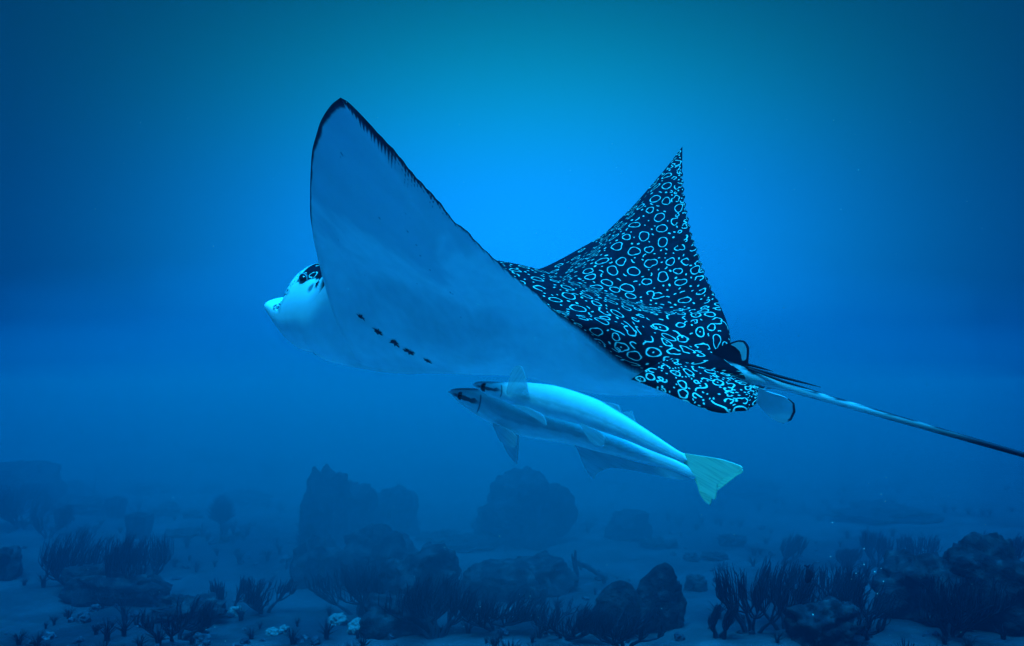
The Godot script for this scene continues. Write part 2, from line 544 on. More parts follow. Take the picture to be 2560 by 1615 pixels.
var rings_dotted := [
	Vector3(0.088, 0.119, 0.0125), Vector3(0.127, 0.018, 0.0125), Vector3(0.061, 0.052, 0.0125), Vector3(0.116, -0.121, 0.0125), Vector3(0.091, -0.071, 0.0125),
]
const SKIN_W := 2048
const SKIN_PX := 2048.0 / 1.8
const SKIN_H := 1650
var ink := PackedFloat32Array()
var spots: Array = []

func skin_px(s: float, a: float) -> Vector2:
	return Vector2(SKIN_W * 0.5 + a * SKIN_PX, (s + 0.32) * SKIN_PX)

func dab(x: int, y: int, cover: float) -> void:
	if x >= 0 and y >= 0 and x < SKIN_W and y < SKIN_H and cover > 0.0:
		var i := y * SKIN_W + x
		ink[i] = maxf(ink[i], minf(cover, 1.0))

func ring(s: float, a: float, r: float, open: bool, dot: bool, line := 0.0022) -> void:
	var c := skin_px(s, a)
	var rp := r * SKIN_PX
	var lw := line * SKIN_PX * 0.5
	var p1 := rng.randf() * TAU
	var p2 := rng.randf() * TAU
	var p3 := rng.randf() * TAU
	var a2 := rng.randf_range(0.06, 0.2)
	var a3 := rng.randf_range(0.02, 0.10) + (0.06 if open else 0.0)
	var a5 := rng.randf_range(0.0, 0.05) + (0.05 if open else 0.0)
	var gap := rng.randf() * TAU
	var wide := rng.randf_range(0.35, 0.9) if open else -1.0
	var m := int(rp * 1.5 + 4)
	for y in range(int(c.y) - m, int(c.y) + m + 1):
		for x in range(int(c.x) - m, int(c.x) + m + 1):
			var dx := x - c.x
			var dy := y - c.y
			var t := atan2(dy, dx)
			var rr := rp * (1.0 + a2 * sin(2.0 * t + p1) + a3 * sin(3.0 * t + p2) + a5 * sin(5.0 * t + p3))
			var d := absf(sqrt(dx * dx + dy * dy) - rr)
			var w := lw * (1.0 + 0.3 * sin(4.0 * t + p3))
			if open and absf(wrapf(t - gap, -PI, PI)) < wide:
				continue
			dab(x, y, 0.5 + (w - d) / 1.4)
	if dot:
		blot(s, a, r * 0.16)
	spots.append(Vector3(s, a, r))

func blot(s: float, a: float, r: float) -> void:
	var c := skin_px(s, a)
	var rp := r * SKIN_PX
	var p := rng.randf() * TAU
	var st := rng.randf_range(0.0, 0.45)
	var m := int(rp * 1.6 + 3)
	for y in range(int(c.y) - m, int(c.y) + m + 1):
		for x in range(int(c.x) - m, int(c.x) + m + 1):
			var dx := x - c.x
			var dy := y - c.y
			var t := atan2(dy, dx)
			dab(x, y, 0.5 + (rp * (1.0 + st * cos(2.0 * t + p)) - sqrt(dx * dx + dy * dy)) / 1.4)

func stroke(pts: Array, w: float) -> void:
	for i in pts.size() - 1:
		var a: Vector2 = skin_px(pts[i].x, pts[i].y)
		var b: Vector2 = skin_px(pts[i + 1].x, pts[i + 1].y)
		var h := w * SKIN_PX * 0.5
		var ab := b - a
		for y in range(int(minf(a.y, b.y) - h - 2), int(maxf(a.y, b.y) + h + 3)):
			for x in range(int(minf(a.x, b.x) - h - 2), int(maxf(a.x, b.x) + h + 3)):
				var p := Vector2(x, y) - a
				var t := clampf(p.dot(ab) / maxf(ab.length_squared(), 1e-4), 0.0, 1.0)
				dab(x, y, 0.5 + (h - (p - ab * t).length()) / 1.4)

func squiggle(s: float, a: float, r: float, w := 0.0032) -> void:
	var dir := rng.randf() * TAU
	var turn := rng.randf_range(-1.0, 1.0)
	var p := Vector2(s, a) - Vector2(cos(dir), sin(dir)) * r
	var pts: Array = [p]
	for i in 8:
		turn = clampf(turn + rng.randf_range(-0.7, 0.7), -0.9, 0.9)
		dir += turn * 0.8
		p += Vector2(cos(dir), sin(dir)) * r * 0.36
		pts.append(p)
	stroke(pts, w)
	spots.append(Vector3(s, a, r))

func room(s: float, a: float, r: float) -> bool:
	for q in spots:
		var d := Vector2(q.x - s, q.y - a).length()
		if d < q.z + r:
			return false
	return true

func paint_skin() -> void:
	ink.resize(SKIN_W * SKIN_H)
	rng.seed = 71
	# where the skin ends, behind and ahead, for every place across it
	var aft := PackedFloat32Array()
	var fore := PackedFloat32Array()
	aft.resize(SKIN_W)
	fore.resize(SKIN_W)
	aft.fill(9.0)
	fore.fill(-9.0)
	var n := ray_half * 2
	for i in ray_rows.size() - 1:
		for k in [0, n]:
			var u0 := skin_edge(i, k)
			var u1 := skin_edge(i + 1, k)
			var steps := int(absf(u1.y - u0.y) * SKIN_PX) + 2
			for j in steps + 1:
				var u := u0.lerp(u1, float(j) / steps)
				var x := clampi(int(SKIN_W * 0.5 + u.y * SKIN_PX), 0, SKIN_W - 1)
				aft[x] = minf(aft[x], u.x)
				fore[x] = maxf(fore[x], u.x)
	for x in range(int(SKIN_W * 0.5 - 0.03 * SKIN_PX), int(SKIN_W * 0.5 + 0.03 * SKIN_PX)):
		aft[x] = minf(aft[x], -0.16)
		fore[x] = maxf(fore[x], 1.09)
	for q in rings_whole:
		if room(q.x, q.y, q.z * 0.9):
			ring(q.x, q.y, q.z, false, false)
	for q in rings_dotted:
		if room(q.x, q.y, q.z * 0.9):
			ring(q.x, q.y, q.z, false, true, 0.0029)
	for q in rings_open:
		if room(q.x, q.y, q.z * 0.9):
			ring(q.x, q.y, minf(q.z, 0.012), true, false, 0.0027)
	for q in squiggles:
		if room(q.x, q.y, q.z * 0.9):
			squiggle(q.x, q.y, minf(q.z, 0.010), 0.0026)
	# the rest of the back is strewn in the same manner
	for i in 9000:
		var s := rng.randf_range(-0.28, 0.97)
		var a := rng.randf_range(-0.88, 0.88)
		var x := clampi(int(SKIN_W * 0.5 + a * SKIN_PX), 0, SKIN_W - 1)
		if s < aft[x] + 0.008 or s > fore[x] - 0.02:
			continue
		var edge := s - aft[x]
		var rear := s < 0.22 and absf(a) < 0.2
		if s > 0.82:
			if absf(a) < 0.085 and room(s, a, 0.012):
				squiggle(s, a, rng.randf_range(0.006, 0.011), 0.0026)
		elif rear:
			var r := rng.randf_range(0.0070, 0.0115)
			if room(s, a, r * 1.3 + 0.002):
				if rng.randf() < 0.55:
					squiggle(s, a, r * 1.25, 0.0027)
				else:
					ring(s, a, r, rng.randf() < 0.65, rng.randf() < 0.2, 0.0026)
		elif edge < 0.05:
			var r := rng.randf_range(0.005, 0.009)
			if room(s, a, r * 1.15):
				if rng.randf() < 0.5:
					squiggle(s, a, r * 1.2, 0.0026)
				else:
					ring(s, a, r, true, false, 0.0024)
		else:
			var r := rng.randf_range(0.009, 0.0145)
			if room(s, a, r + (0.016 if s < 0.45 else 0.024)):
				ring(s, a, r, rng.randf() < 0.15, rng.randf() < 0.12)
	var big := spots.size()
	var cells := {}
	for q in spots:
		cells_add(cells, q)
	for i in 17000:
		var s := rng.randf_range(-0.28, 0.95)
		var a := rng.randf_range(-0.88, 0.88)
		var x := clampi(int(SKIN_W * 0.5 + a * SKIN_PX), 0, SKIN_W - 1)
		if s < aft[x] + 0.003 or s > fore[x] - 0.012 or (s > 0.82 and absf(a) > 0.085):
			continue
		if s > 0.48 and a > 0.12 and rng.randf() < 0.9:
			continue
		var r := rng.randf_range(0.0018, 0.0034)
		var ok := true
		for cy in range(-1, 2):
			for cx in range(-1, 2):
				for q in cells.get(Vector2i(int(floor(s / 0.04)) + cx, int(floor(a / 0.04)) + cy), []):
					if Vector2(q.x - s, q.y - a).length() < q.z + r + 0.0070:
						ok = false
		if ok:
			if rng.randf() < 0.22:
				var d := Vector2(rng.randf_range(-1, 1), rng.randf_range(-1, 1)) * 0.005
				stroke([Vector2(s, a) - d, Vector2(s, a) + d * 0.3, Vector2(s, a) + d + Vector2(d.y, -d.x) * 0.5], 0.0027)
				cells_add(cells, Vector3(s, a, 0.005))
			else:
				blot(s, a, r)
				cells_add(cells, Vector3(s, a, r + 0.002))
	# close along the trailing edges
	for i in 5000:
		var a := rng.randf_range(-0.8, 0.8)
		var x := clampi(int(SKIN_W * 0.5 + a * SKIN_PX), 0, SKIN_W - 1)
		if aft[x] > 1.0:
			continue
		var s := aft[x] + rng.randf_range(0.004, 0.03)
		var r := rng.randf_range(0.0022, 0.0055)
		var ok := true
		for cy in range(-1, 2):
			for cx in range(-1, 2):
				for q in cells.get(Vector2i(int(floor(s / 0.04)) + cx, int(floor(a / 0.04)) + cy), []):
					if Vector2(q.x - s, q.y - a).length() < q.z + r + 0.003:
						ok = false
		if ok:
			if r > 0.0035:
				squiggle(s, a, r, 0.0023)
			else:
				blot(s, a, r * 0.8)
			cells_add(cells, Vector3(s, a, r))
	# a spare corner of the sheet carries the finer markings of the pelvic fins
	for i in 2600:
		var s := rng.randf_range(-0.30, -0.01)
		var a := rng.randf_range(0.50, 0.68)
		var r := rng.randf_range(0.0060, 0.0105)
		if i > 1500:
			r = 0.0022
		if room(s, a, r * 1.2 + 0.0016):
			if i > 1500:
				blot(s, a, r * 0.8)
				spots.append(Vector3(s, a, r))
			elif rng.randf() < 0.6:
				squiggle(s, a, r * 1.3, 0.0028)
			else:
				ring(s, a, r, rng.randf() < 0.6, rng.randf() < 0.25, 0.0027)
	var data := PackedByteArray()
	data.resize(SKIN_W * SKIN_H * 3)
	var fine := FastNoiseLite.new()
	fine.seed = 5
	fine.frequency = 0.02
	fine.fractal_octaves = 3
	var dark := Vector3(0.006, 0.007, 0.014)
	var pale := Vector3(0.70, 0.77, 0.64)
	var grey := Vector3(0.76, 0.78, 0.78)
	for y in SKIN_H:
		var s := y / SKIN_PX - 0.32
		for x in SKIN_W:
			var a := (x - SKIN_W * 0.5) / SKIN_PX
			var spare := s < 0.0 and a > 0.49 and a < 0.69
			if not spare and (absf(a) > 0.9 or s < aft[x] - 0.02 or s > fore[x] + 0.02):
				continue
			var nz := fine.get_noise_2d(x, y)
			var c := dark * (1.0 + 0.6 * nz)
			var k := ink[y * SKIN_W + x]
			c = c.lerp(pale * (0.93 + 0.2 * nz), k)
			if s > 0.80:
				# face: pale below the eye and on the snout, dark mottling where the snout begins
				var low := lerpf(0.116, 0.092, smoothstep(0.84, 0.92, s)) + 0.012 * nz + 0.006 * sin(s * 70.0)
				var face := smoothstep(low - 0.004, low + 0.004, absf(a)) * smoothstep(0.815, 0.835, s)
				face = maxf(face, smoothstep(0.925, 0.935, s))
				var skin := grey
				var mott := smoothstep(0.925, 0.95, s + 0.03 * nz) * smoothstep(1.01, 0.95, s + 0.15 * nz) * smoothstep(0.02, 0.05, absf(a) + 0.02 * nz) * smoothstep(0.125, 0.095, absf(a) + 0.02 * nz)
				skin = skin.lerp(dark, mott * smoothstep(-0.12, 0.02, fine.get_noise_2d(x * 6.0, y * 6.0)))
				var smudge := smoothstep(0.013, 0.004, Vector2(s - 0.868, absf(a) - 0.124).length() + 0.004 * nz)
				skin = skin.lerp(dark * 2.0, smudge * 0.75)
				c = c.lerp(skin, face)
			var i := (y * SKIN_W + x) * 3
			var q := Color(c.x, c.y, c.z).linear_to_srgb()
			data[i] = q.r8
			data[i + 1] = q.g8
			data[i + 2] = q.b8
	var m := mat(Color(1, 1, 1), 0.8, 0.12)
	m.albedo_texture = ImageTexture.create_from_image(Image.create_from_data(SKIN_W, SKIN_H, false, Image.FORMAT_RGB8, data))
	mats.ray_back = m

func cells_add(cells: Dictionary, q: Vector3) -> void:
	var c := Vector2i(int(floor(q.x / 0.04)), int(floor(q.y / 0.04)))
	if not cells.has(c):
		cells[c] = []
	cells[c].append(q)

func skin_edge(i: int, k: int) -> Vector2:
	return ray_uv[i][k]

func paint_belly() -> void:
	var w := 1400
	var h := 800
	var nr := ray_rows.size()
	var n := ray_half * 2
	var data := PackedByteArray()
	data.resize(w * h * 3)
	var blotch := FastNoiseLite.new()
	blotch.seed = 9
	blotch.frequency = 5.0
	blotch.fractal_octaves = 5
	var speck := FastNoiseLite.new()
	speck.seed = 10
	speck.frequency = 38.0
	speck.fractal_octaves = 2
	var dark := Vector3(0.012, 0.014, 0.03)
	var teeth := PackedFloat32Array()
	rng.seed = 12
	for i in 400:
		teeth.append(rng.randf_range(0.3, 1.3))
	var reach: Array = []
	var slant: Array = []   # how squarely the sections meet the edge
	var edge_at: Array = []
	for i in nr:
		reach.append([absf(skin_edge(i, 0).y), absf(skin_edge(i, n).y)])
		var both: Array = []
		for c in [0, n]:
			var e0: Vector3 = ray_rows[maxi(i - 1, 0)][c]
			var e1: Vector3 = ray_rows[mini(i + 1, nr - 1)][c]
			var inward: Vector3 = (ray_rows[i][c] as Vector3) - ray_rows[i][7 if c == 0 else n - 7]
			var lean := inward.normalized().dot((e1 - e0).normalized())
			both.append(Vector2(sqrt(maxf(0.02, 1.0 - lean * lean)), lean))
		slant.append(both)
	for side in 2:
		var run := PackedFloat32Array([0.0])
		for i in range(1, nr):
			run.append(run[i - 1] + (ray_rows[i][side * n] as Vector3).distance_to(ray_rows[i - 1][side * n]))
		edge_at.append(run)
	for x in w:
		var fi := float(x) / (w - 1) * (nr - 1)
		var i := mini(int(fi), nr - 2)
		var st: Dictionary = ray_stations[i]
		var wing: float = st.wing
		for y in h:
			var q := (float(y) + 0.5) / h * 2.0 - 1.0
			var side := 0 if q < 0.0 else 1
			var e: Vector3 = st.near if q < 0.0 else st.far
			var f := absf(q)
			var z := e.z * f
			var s: float = lerpf(st.s, e.x, f)
			var b := blotch.get_noise_2d(s, z)
			var sp := speck.get_noise_2d(s, z)
			# the outer wing is greyer, with a ragged blotchy border
			var outer := smoothstep(0.30, 0.40, absf(z) + 0.16 * b) * wing
			var veil := blotch.get_noise_2d(s * 0.35 + 7.0, z * 0.6)
			var c := Vector3(0.80, 0.81, 0.80) * (1.0 + 0.10 * b - 0.22 * smoothstep(0.0, 0.5, veil) + 0.05 * sp)
			c = c.lerp(Vector3(0.52, 0.54, 0.56) * (1.0 + 0.12 * b), outer * 0.8)
			var fl := smoothstep(0.74, 0.84, sp + 0.25 * b) * smoothstep(0.15, 0.25, absf(z)) * wing
			c = c.lerp(dark * 3.0, fl * 0.55)
			if wing > 0.02 or fi > nr * 0.8:
				var gap: float = (1.0 - f) * reach[i][side] * lerpf(slant[i][side].x, slant[i + 1][side].x, fi - i)
				var run: float = lerpf(edge_at[side][i], edge_at[side][i + 1], fi - i)
				run -= (1.0 - f) * reach[i][side] * lerpf(slant[i][side].y, slant[i + 1][side].y, fi - i)
				var tipness := smoothstep(0.38, 0.64, absf(e.z))
				var band: float
				if fi < 174.0:
					band = lerpf(0.0020, 0.0060, tipness) * (1.0 + 0.5 * blotch.get_noise_1d(run * 3.0)) * smoothstep(0.1, 0.5, wing)
				else:
					var t := run / 0.0085
					var k := int(t) % 400
					var saw: float = absf(fposmod(t, 1.0) * 2.0 - 1.0)
					band = lerpf(0.0010, 0.0034, tipness) + saw * saw * teeth[k] * teeth[(k * 7) % 400] * lerpf(0.0003, 0.0085, tipness)
				c = c.lerp(dark, smoothstep(band + 0.0018, band - 0.0012, gap))
			var o := (y * w + x) * 3
			var g := Color(c.x, c.y, c.z).linear_to_srgb()
			data[o] = g.r8
			data[o + 1] = g.g8
			data[o + 2] = g.b8
	var m := mat(Color(1, 1, 1), 0.6, 0.25)
	m.albedo_texture = ImageTexture.create_from_image(Image.create_from_data(w, h, false, Image.FORMAT_RGB8, data))
	m.texture_repeat = false
	mats.ray_belly = m

# ---------------------------------------------------------------- fins, tail and face of the ray
func slab(pts: Array, thick: float, bulge := 0.0) -> ArrayMesh:
	# a thin fin with the outline pts, rounded a little towards its middle
	var n := pts.size()
	var mid := Vector3.ZERO
	for p in pts:
		mid += p / n
	var nor := Vector3.ZERO
	for i in n:
		nor += (pts[i] - mid).cross(pts[(i + 1) % n] - mid)
	nor = nor.normalized()
	var ax: Vector3 = (pts[0] - mid).normalized()
	ax = (ax - nor * ax.dot(nor)).normalized()
	var ay := nor.cross(ax)
	# a finer outline
	var line: Array = []
	for i in n:
		var p0: Vector3 = pts[(i + n - 1) % n]
		var p1: Vector3 = pts[i]
		var p2: Vector3 = pts[(i + 1) % n]
		var p3: Vector3 = pts[(i + 2) % n]
		for k in 4:
			line.append(p1.cubic_interpolate(p2, p0, p3, k / 4.0).lerp(p1.lerp(p2, k / 4.0), 0.35))
	var flat := PackedVector2Array()
	for p in line:
		flat.append(Vector2((p - mid).dot(ax), (p - mid).dot(ay)))
	var tri := Geometry2D.triangulate_polygon(flat)
	var st := SurfaceTool.new()
	st.begin(Mesh.PRIMITIVE_TRIANGLES)
	var size := 0.0
	for q in flat:
		size = maxf(size, q.length())
	var lift := func(i: int, s: float) -> Vector3:
		var q: Vector2 = flat[i]
		return line[i] + nor * (s * thick * 0.5 + bulge * (1.0 - q.length_squared() / (size * size)))
	for i in range(0, tri.size(), 3):
		var a: int = tri[i]
		var b: int = tri[i + 1]
		var c: int = tri[i + 2]
		var turn := (flat[b] - flat[a]).cross(flat[c] - flat[a]) > 0.0
		for s in [1.0, -1.0]:
			var o := [a, c, b] if turn == (s > 0.0) else [a, b, c]
			for k in o:
				st.set_normal(nor * s)
				st.set_uv(flat[k] * 8.0)
				st.add_vertex((lift as Callable).call(k, s))
	var m := line.size()
	for i in m:
		var k := (i + 1) % m
		var d: Vector3 = line[k] - line[i]
		var o := d.cross(nor).normalized()
		var a: Vector3 = (lift as Callable).call(i, 1.0)
		var b: Vector3 = (lift as Callable).call(k, 1.0)
		var c: Vector3 = (lift as Callable).call(k, -1.0)
		var e: Vector3 = (lift as Callable).call(i, -1.0)
		for v in [a, b, c, a, c, e]:
			st.set_normal(o)
			st.set_uv(Vector2.ZERO)
			st.add_vertex(v)
	return st.commit()

func skin_spot(p: Vector3, below: bool) -> Array:
	# [nearest point of the skin, its outward direction]
	var n := ray_half * 2
	var best := 9.0
	var at := Vector2i(10, 10)
	for i in range(2, ray_rows.size() - 2):
		for k in range(n + 1 if below else 1, n * 2 if below else n):
			var d: float = (ray_rows[i][k] as Vector3).distance_squared_to(p)
			if d < best:
				best = d
				at = Vector2i(i, k)
	var r: PackedVector3Array = ray_rows[at.x]
	var du: Vector3 = ray_rows[at.x + 1][at.y] - ray_rows[at.x - 1][at.y]
	var dv: Vector3 = r[(at.y + 1) % (n * 2)] - r[at.y - 1]
	return [r[at.y], du.cross(dv).normalized()]

func ragged(at: Vector3, nor: Vector3, along_: Vector3, size: float) -> ArrayMesh:
	# a small torn-edged slit lying on the skin
	var x := (along_ - nor * along_.dot(nor)).normalized()
	var y := nor.cross(x)
	var st := SurfaceTool.new()
	st.begin(Mesh.PRIMITIVE_TRIANGLES)
	var pts: Array = []
	for i in 15:
		var a := TAU * i / 15.0
		var r := size * rng.randf_range(0.3, 1.0) * (1.0 if i % 2 == 0 else 0.6)
		pts.append(at + nor * 0.0012 + (x * cos(a) * 1.1 + y * sin(a) * 0.75) * r)
	for i in 15:
		for v in [at + nor * 0.0022, pts[(i + 1) % 15], pts[i]]:
			st.set_normal(nor)
			st.add_vertex(v)
	return st.commit()

func ball(r: float, squash := Vector3.ONE) -> ArrayMesh:
	var s := SphereMesh.new()
	s.radius = r
	s.height = r * 2.0
	s.radial_segments = 24
	s.rings = 12
	var st := SurfaceTool.new()
	st.append_from(s, 0, Transform3D(Basis.from_scale(squash), Vector3.ZERO))
	return st.commit()

func ray_tail(o: Node3D) -> void:
	var line := [Vector3(0.03, -0.002, 0), Vector3(-0.026, -0.012, 0.0), Vector3(-0.094, -0.022, 0.0), Vector3(-0.183, -0.036, 0.0), Vector3(-0.322, -0.057, 0.0), Vector3(-0.450, -0.076, 0.0), Vector3(-0.573, -0.094, 0.0), Vector3(-0.755, -0.112, 0.0), Vector3(-1.1, -0.125, 0.02), Vector3(-1.6, -0.10, 0.05)]
	var thick := [Vector2(-1.6, 0.0012), Vector2(-0.755, 0.0032), Vector2(-0.45, 0.0043), Vector2(-0.322, 0.0053), Vector2(-0.183, 0.0064), Vector2(-0.094, 0.0086), Vector2(-0.026, 0.0140), Vector2(0.03, 0.018)]
	var rows: Array = []
	var tints: Array = []
	rng.seed = 21
	for i in 141:
		var p := along(line, i / 140.0)
		var r := knots(thick, p.x)
		var row := PackedVector3Array()
		var tint := PackedColorArray()
		for j in 21:
			var a := TAU * j / 20.0
			row.append(p + Vector3(0, cos(a) * r, sin(a) * r * 0.9))
			var up := cos(a)
			var far := smoothstep(-0.12, -0.42, p.x)
			var wob := 0.22 * sin(p.x * 90.0 + 2.0 * sin(p.x * 37.0)) + rng.randf_range(-0.28, 0.28)
			var black := maxf(smoothstep(0.62, 0.9, up + wob * 0.6), smoothstep(0.75, 0.98, -up + wob * 0.3))
			black = maxf(black, far * smoothstep(-0.9, 0.3, wob + far * 0.9 - 0.3 * absf(up)))
			if p.x > -0.02:
				black = maxf(black, smoothstep(-0.05, 0.25, up + wob) * smoothstep(-0.03, 0.02, p.x))
			tint.append(Color(0.55, 0.60, 0.60).lerp(Color(0.012, 0.014, 0.03), black))
		rows.append(row)
		tints.append(tint)
	var m := mat(Color(1, 1, 1), 0.6, 0.3)
	m.vertex_color_use_as_albedo = true
	part("tail", grid_mesh(rows, [], false, 0, false, tints), m, o)
	# the barbs that lie on the root of the tail
	var ink_ := mat(Color(0.012, 0.014, 0.025), 0.6, 0.3)
	for b in [[Vector3(-0.024, 0.003, -0.003), Vector3(-0.085, -0.006, -0.006), Vector3(-0.152, -0.014, -0.010), 0.0027], [Vector3(-0.030, 0.001, -0.008), Vector3(-0.09, -0.012, -0.014), Vector3(-0.150, -0.021, -0.020), 0.0023], [Vector3(-0.012, 0.008, 0.002), Vector3(-0.04, 0.005, 0.002), Vector3(-0.070, 0.000, 0.003), 0.0024]]:
		var st := SurfaceTool.new()
		st.begin(Mesh.PRIMITIVE_TRIANGLES)
		tube(st, [b[0], (b[0] as Vector3).lerp(b[1], 0.5), b[1], (b[1] as Vector3).lerp(b[2], 0.5), b[2]], [b[3] * 0.7, b[3], b[3], b[3] * 0.7, 0.0004], 7)
		part("tail_barb", st.commit(), ink_, o)

func ray_details(o: Node3D) -> void:
	var dark := mat(Color(0.010, 0.012, 0.028), 0.55, 0.3)
	var pale := mat(Color(0.62, 0.66, 0.66), 0.6, 0.25)
	pale.backlight_enabled = true
	pale.backlight = Color(0.3, 0.3, 0.3)
	var ventral := mat(Color(0.50, 0.53, 0.54), 0.6, 0.25)
	# dorsal fin
	var df := part("dorsal_fin", slab([Vector3(0.036, 0.020, 0.0), Vector3(0.024, 0.031, 0.0), Vector3(0.009, 0.0395, 0.0), Vector3(-0.007, 0.0465, 0.0), Vector3(-0.018, 0.046, 0.0), Vector3(-0.026, 0.035, 0.0), Vector3(-0.027, 0.012, 0.0), Vector3(-0.026, -0.004, 0.0), Vector3(0.005, 0.004, 0.0)], 0.0075), dark, o)
	for s in [-1.0, 1.0]:
		part("fin_patch", slab([Vector3(0.004, 0.038, 0.0042 * s), Vector3(-0.008, 0.044, 0.0042 * s), Vector3(-0.017, 0.0435, 0.0042 * s), Vector3(-0.0235, 0.034, 0.0042 * s), Vector3(-0.0245, 0.016, 0.0042 * s), Vector3(-0.018, 0.013, 0.0042 * s), Vector3(-0.014, 0.026, 0.0042 * s), Vector3(-0.006, 0.034, 0.0042 * s)], 0.0016), ventral, df)
	# near pelvic fin: a curved lobe with the back's own markings
	var outer := [Vector3(0.200, -0.030, -0.080), Vector3(0.140, -0.034, -0.098), Vector3(0.082, -0.044, -0.112), Vector3(0.036, -0.050, -0.135), Vector3(-0.003, -0.054, -0.155), Vector3(-0.030, -0.055, -0.160), Vector3(-0.053, -0.050, -0.150), Vector3(-0.065, -0.048, -0.135), Vector3(-0.070, -0.040, -0.100)]
	var inner := [Vector3(0.190, 0.000, -0.030), Vector3(0.125, 0.004, -0.035), Vector3(0.085, 0.006, -0.035), Vector3(0.050, -0.004, -0.03), Vector3(0.02, -0.010, -0.022), Vector3(-0.002, -0.016, -0.018), Vector3(-0.020, -0.022, -0.016), Vector3(-0.036, -0.028, -0.014), Vector3(-0.055, -0.032, -0.02)]
	for side in [-1.0, 1.0]:
		var rows: Array = []
		var ua: Array = []
		var ub: Array = []
		for i in 61:
			var u := i / 60.0
			var a := along(outer, u)
			var b := along(inner, u)
			if side > 0.0:
				a.z = -a.z
				b.z = -b.z
			var wave := 0.0016 * sin(u * 60.0) * smoothstep(0.45, 0.7, u)
			var row := PackedVector3Array()
			var va := PackedVector2Array()
			var vb := PackedVector2Array()
			for k in 13:
				var f := k / 12.0
				var q := b.lerp(a, f) + Vector3(-wave, 0, 0) * f
				row.append(q + Vector3(0, 0.012 * sin(f * PI) + 0.004 * sqrt(1.0 - f * f), 0))
				va.append(skin_uv(lerpf(-0.012, -0.285, u), lerpf(0.505, 0.668, f)))
			for k in range(1, 13):
				var f := 1.0 - k / 12.0
				var q := b.lerp(a, f) + Vector3(-wave, 0, 0) * f
				row.append(q + Vector3(0, 0.012 * sin(f * PI) - 0.004 * sqrt(1.0 - f * f), 0))
			for k in 13:
				vb.append(Vector2(0, 0))
			rows.append(row)
			ua.append(va)
			ub.append(vb)
		var fin := part("pelvic_fin", grid_mesh(rows, [ua, ub], false, 12, side < 0.0), null, o)
		fin.set_surface_override_material(0, mats.ray_back)
		fin.set_surface_override_material(1, ventral)
	# the pale clasper-like lobe that shows below the tail, with a dark fringe
	var lobe := part("pelvic_lobe", slab([Vector3(-0.010, -0.030, 0.018), Vector3(-0.041, -0.062, 0.030), Vector3(-0.069, -0.088, 0.040), Vector3(-0.088, -0.094, 0.052), Vector3(-0.096, -0.086, 0.060), Vector3(-0.100, -0.074, 0.065), Vector3(-0.098, -0.060, 0.060), Vector3(-0.085, -0.048, 0.050), Vector3(-0.060, -0.040, 0.030)], 0.005), pale, o)
	var st := SurfaceTool.new()
	st.begin(Mesh.PRIMITIVE_TRIANGLES)
	tube(st, [Vector3(-0.086, -0.0945, 0.051), Vector3(-0.0965, -0.087, 0.060), Vector3(-0.1005, -0.074, 0.065), Vector3(-0.0985, -0.060, 0.0605), Vector3(-0.090, -0.051, 0.054)], [0.0015, 0.0034, 0.0032, 0.0030, 0.001], 6)
	part("dark_fringe", st.commit(), dark, lobe)
	# gill slits in a row on each side of the belly
	rng.seed = 31
	for g in [[Vector3(0.681, 0.021, -0.161), 0.010], [Vector3(0.659, 0.0005, -0.147), 0.012], [Vector3(0.631, -0.022, -0.128), 0.013], [Vector3(0.607, -0.039, -0.110), 0.013], [Vector3(0.576, -0.055, -0.089), 0.010]]:
		for side in [1.0, -1.0]:
			var p: Vector3 = g[0] * Vector3(1, 1, side)
			var sp := skin_spot(p, true)
			var nn: Vector3 = sp[1]
			if nn.y > 0.0:
				nn = -nn
			part("gill_slit", ragged(sp[0], nn, Vector3(-0.6, -0.5, 0.4 * side), g[1] * 1.35), dark, o)
	# eyes
	var eye_m := mat(Color(0.006, 0.007, 0.012), 0.12, 0.6)
	var lid_m := mat(Color(0.30, 0.33, 0.36), 0.5, 0.3)
	for side in [-1.0, 1.0]:
		var sp := skin_spot(Vector3(0.905, 0.080, 0.080 * side), false)
		var e := part("eye", ball(0.0120, Vector3(1.0, 1.2, 0.75)), eye_m, o)
		e.position = sp[0] - Vector3(0, 0.002, 0)
		var rim := SurfaceTool.new()
		rim.begin(Mesh.PRIMITIVE_TRIANGLES)
		var loop: Array = []
		var rad: Array = []
		for i in 13:
			var a := TAU * i / 12.0
			loop.append(Vector3(cos(a) * 0.0112, sin(a) * 0.0132, side * 0.005))
			rad.append(0.0018)
		tube(rim, loop, rad, 6)
		part("eyelid", rim.commit(), lid_m, e)
	# the spiracle behind each eye
	for side in [-1.0, 1.0]:
		var sp := skin_spot(Vector3(0.845, 0.072, 0.108 * side), false)
		part("spiracle", ragged(sp[0], (sp[1] as Vector3) * signf((sp[1] as Vector3).y), Vector3(1, -0.2, 0), 0.015), dark, o)
	# the corner of the mouth
	var ms := SurfaceTool.new()
	ms.begin(Mesh.PRIMITIVE_TRIANGLES)
	var lip: Array = []
	for i in 9:
		var z := lerpf(-0.06, 0.06, i / 8.0)
		var sp := skin_spot(Vector3(0.902, -0.09, z), true)
		lip.append(sp[0] + Vector3(0, 0.0005, 0))
	tube(ms, lip, [0.0012, 0.0032, 0.0040, 0.0042, 0.0042, 0.0042, 0.0040, 0.0032, 0.0012], 6)
	part("mouth", ms.commit(), mat(Color(0.10, 0.11, 0.13), 0.7, 0.2), o)
	ray_tail(o)

